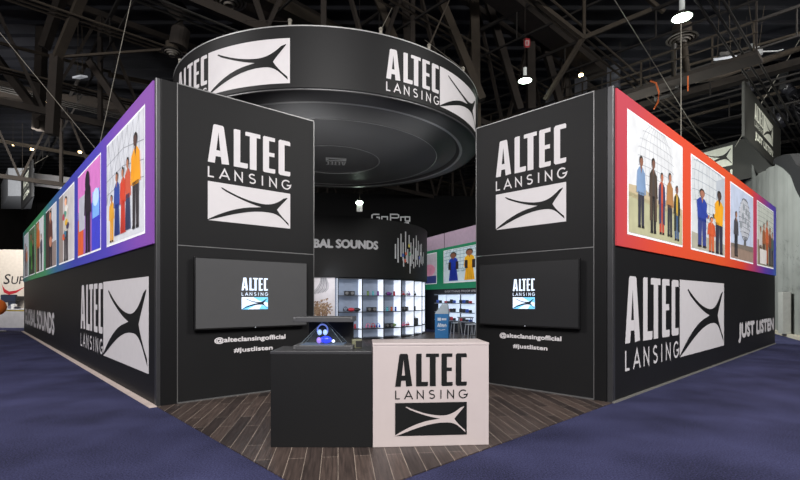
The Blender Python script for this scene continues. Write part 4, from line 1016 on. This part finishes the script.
# cross armed rigging bracket
xb = empty('rigging_bracket', at(757, 52, 21), R_(20), 'pale cross armed rigging bracket hanging above the JUST LISTEN sign', 'bracket')
b = MB(); b.box((0, 0, 0), (.35, .3, .35), None, .04); b.build('hub', mat('rig_pale', (170, 172, 172), .5, .2), xb)
for sx, sy, sz in ((-1, -.4, -.1), (1, -.4, -.0), (-1, .6, -.15), (1, .5, .35)): b = MB(); b.bar((0, 0, 0), (sx * .8, sy * .9, sz), .07, .05); b.bar((sx * .8, sy * .9, sz), (sx * 1.0, sy * 1.1, sz + .05), .12, .04); b.build('arm', mat('rig_pale', (170, 172, 172), .5, .2), xb)
for x in (-.6, 0, .5): b = MB(); b.bar((x * .2, 0, .1), (x, 0, 15 - xb.location.z), .014, .014, True, 5); b.build('suspension_wire', STEEL2, xb)
def diffuser(px, py, Y, r, lab):
    p = at(px, py, Y); o = empty('air_diffuser', p, 0, lab, 'air vent')
    for k in range(4):
        rr = r * (1 - .22 * k); b = MB(); b.lathe([(rr, 0), (rr * .93, .05 * r), (rr * .86, .0 - .03 * k)], 28, (0, 0, -.06 * r * k)); b.build('ring', mat('duct_tan', (110, 104, 96), .6), o, True)
    b = MB(); b.lathe([(r * .95, .06 * r), (r * .6, .3 * r), (r * .6, .9 * r)], 20); b.build('neck', STEEL2, o, True)
    return p
diffuser(172, 52, 18, .38, 'round ceiling air diffuser below the duct elbow beside the canopy')
diffuser(229, 1, 17, .62, 'large round air diffuser in the roof duct above the canopy')
diffuser(682, 39, 20, .62, 'round air diffuser hanging just below the lamp above the red photo wall')
def duct(pts, r, lab, m=STEEL):
    b = MB(); b.path(pts, r, 16); return tag(b.build('air_duct', m), lab, 'duct')
duct([at(150, -25, 17.5), at(172, 2, 18), at(181, 14, 18), at(181, 30, 18), at(178, 47, 18)], .34, 'elbow shaped air duct dropping to a round diffuser beside the canopy')
duct([at(150, -30, 16.5), at(230, -12, 18), at(345, 48, 23)], .8, 'thick dark air duct running above the canopy')
duct([at(674, 44, 20), at(674, 75, 20.2), at(678, 90, 20.4), at(668, 95, 20.4), at(655, 99, 20.5)], .1, 'thin curved pipe below the round diffuser above the red photo wall', GREYM)
duct([at(684, 44, 20), at(687, 72, 20), at(697, 80, 20), at(718, 77, 20.5), at(760, 62, 21), at(810, 45, 22)], .13, 'long bent grey pipe sweeping from the diffuser to the picture corner', STEEL2)
cable([at(650, 81, 19), at(656, 83, 19), at(659, 92, 19), at(658, 102, 19), at(654, 109, 19)], 'orange hose hanging in a loop above the red photo wall', .045, 'hose', mat('orange_hose', (190, 90, 30), .6), None, 'hanging_hose')
cable([at(688, 76, 19), at(688, 91, 19)], 'short orange strap hanging between the grey pipes', .04, 'strap', mat('orange_hose', (190, 90, 30), .6), None, 'hanging_strap')
def marker(px, py, Y, lab):
    p = at(px, py, Y); o = empty('grid_marker', p, 0, lab, 'marker', 'red and white roof grid markers')
    b = MB(); b.b6(-.14, .14, 0, .03, -.2, .2, .004); b.build('plate', mat('marker_white', (190, 170, 170), .6), o)
    b = MB(); b.b6(-.14, .14, -.006, 0, .13, .2); b.b6(-.14, .14, -.006, 0, -.2, -.13); b.b6(-.03, .03, -.006, 0, -.08, .08); b.b6(-.14, -.1, -.006, 0, -.2, .2); b.b6(.1, .14, -.006, 0, -.2, .2); b.build('red_print', mat('marker_red', (190, 50, 56), .6), o)
    b = MB(); b.bar((0, .02, .2), (0, .02, 15 - p.z), .008, .008, True, 5); b.build('wire', STEEL, o)
marker(254.5, 11, 19, 'small red and white marker plate above the canopy duct')
marker(527, 43, 21, 'small red and white marker plate above the round lamp by the canopy')
marker(747, 65, 22, 'small red and white marker plate under the cross armed bracket')
# catwalk
cw = empty('catwalk', at(600, 92, 22), rz_of(-dl), 'dark steel catwalk with railing behind the corner of the red photo wall', 'catwalk')
b = MB(); b.b6(-9, 6, 0, 1, -.5, -.35); b.build('walkway', STEEL, cw)
for z in (.3, .75):
    b = MB(); b.b6(-9, 6, 0, .05, z, z + .05); b.build('rail', STEEL2, cw)
for k in range(12): b = MB(); b.b6(-9 + k * 1.35, -8.94 + k * 1.35, 0, .05, -.4, .8); b.build('railing_post', STEEL2, cw)
for k in range(3): b = MB(); b.b6(-3 + k * 1.6, -2.5 + k * 1.6, .3, .6, .1, 1.2); b.build('control_box', mat('box_grey', (96, 98, 104), .6), cw)
for k in (0, 5, 11): b = MB(); b.b6(-9 + k * 1.35, -8.94 + k * 1.35, .5, .55, -.4, 15 - cw.location.z); b.build('hanger', STEEL, cw)
# lighting truss with moving heads at the right
lt = empty('lighting_truss', (0, 0, 0), 0, 'black lighting truss slanting behind the hanging JUST LISTEN sign', 'truss')
p0, p1 = at(783, 84, 27), at(812, 148, 25)
b = MB()
for off in ((0, 0, 0), (.5, 0, 0), (.25, .4, .2)): b.bar(p0 + Vector(off), p1 + Vector(off), .06)
for k in range(9):
    a0 = p0.lerp(p1, k / 9); a1 = p0.lerp(p1, (k + 1) / 9); b.bar(a0, a1 + Vector((.5, 0, 0)), .04); b.bar(a0 + Vector((.5, 0, 0)), a1, .04)
b.build('frame', mat('truss_black', (52, 52, 54), .4, .3), lt)
for k, (px, py) in enumerate(((779, 118), (786, 86), (746, 84))):
    p = at(px, py, 26); o = empty('moving_head_lamp', p, R_(30 * k), ['black moving head lamp on the black lighting truss, lower', 'black moving head lamp at the top of the black lighting truss', 'black moving head lamp hanging behind the peak of the JUST LISTEN sign'][k], 'stage lamp', 'moving head lamps')
    b = MB(); b.box((0, 0, .55), (.7, .5, .25), None, .03); b.build('base', DARK, o)
    
    for x_ in (-.38, .38): b = MB(); b.box((x_, 0, .15), (.1, .3, .8), None, .02); b.build('yoke_arm', DARK, o)
    b = MB(); b.ball((0, 0, -.05), .3, (1, 1, 1.25)); b.bar((0, -.2, -.3), (0, -.3, -.5), .22, .22, True, 14); b.build('head', mat('head_black', (36, 36, 40), .3), o, True)
    b = MB(); b.bar((0, 0, .6), (0, 0, 15 - p.z), .015, .015, True, 5); b.build('wire', STEEL, o)
# vertical hang wires
for k, (px, y1, Y, lb) in enumerate(((114, 95, 22, 'beside the steep cable of the purple photo wall'), (612, 85, 25, 'straight above the corner of the red photo wall'), (650, 80, 24, 'above the orange hose'), (740, 50, 23, 'between the long floodlight and the cross armed bracket'), (785, 90, 26, 'reaching the black lighting truss'), (620, 75, 24, 'in front of the catwalk boxes'))):
    cable([at(px, 299 - 13.3 * F / Y, Y), at(px, y1, Y)], 'thin vertical roof wire ' + lb, .018, 'wire', STEEL2, 'thin roof wires', 'hanging_wire')
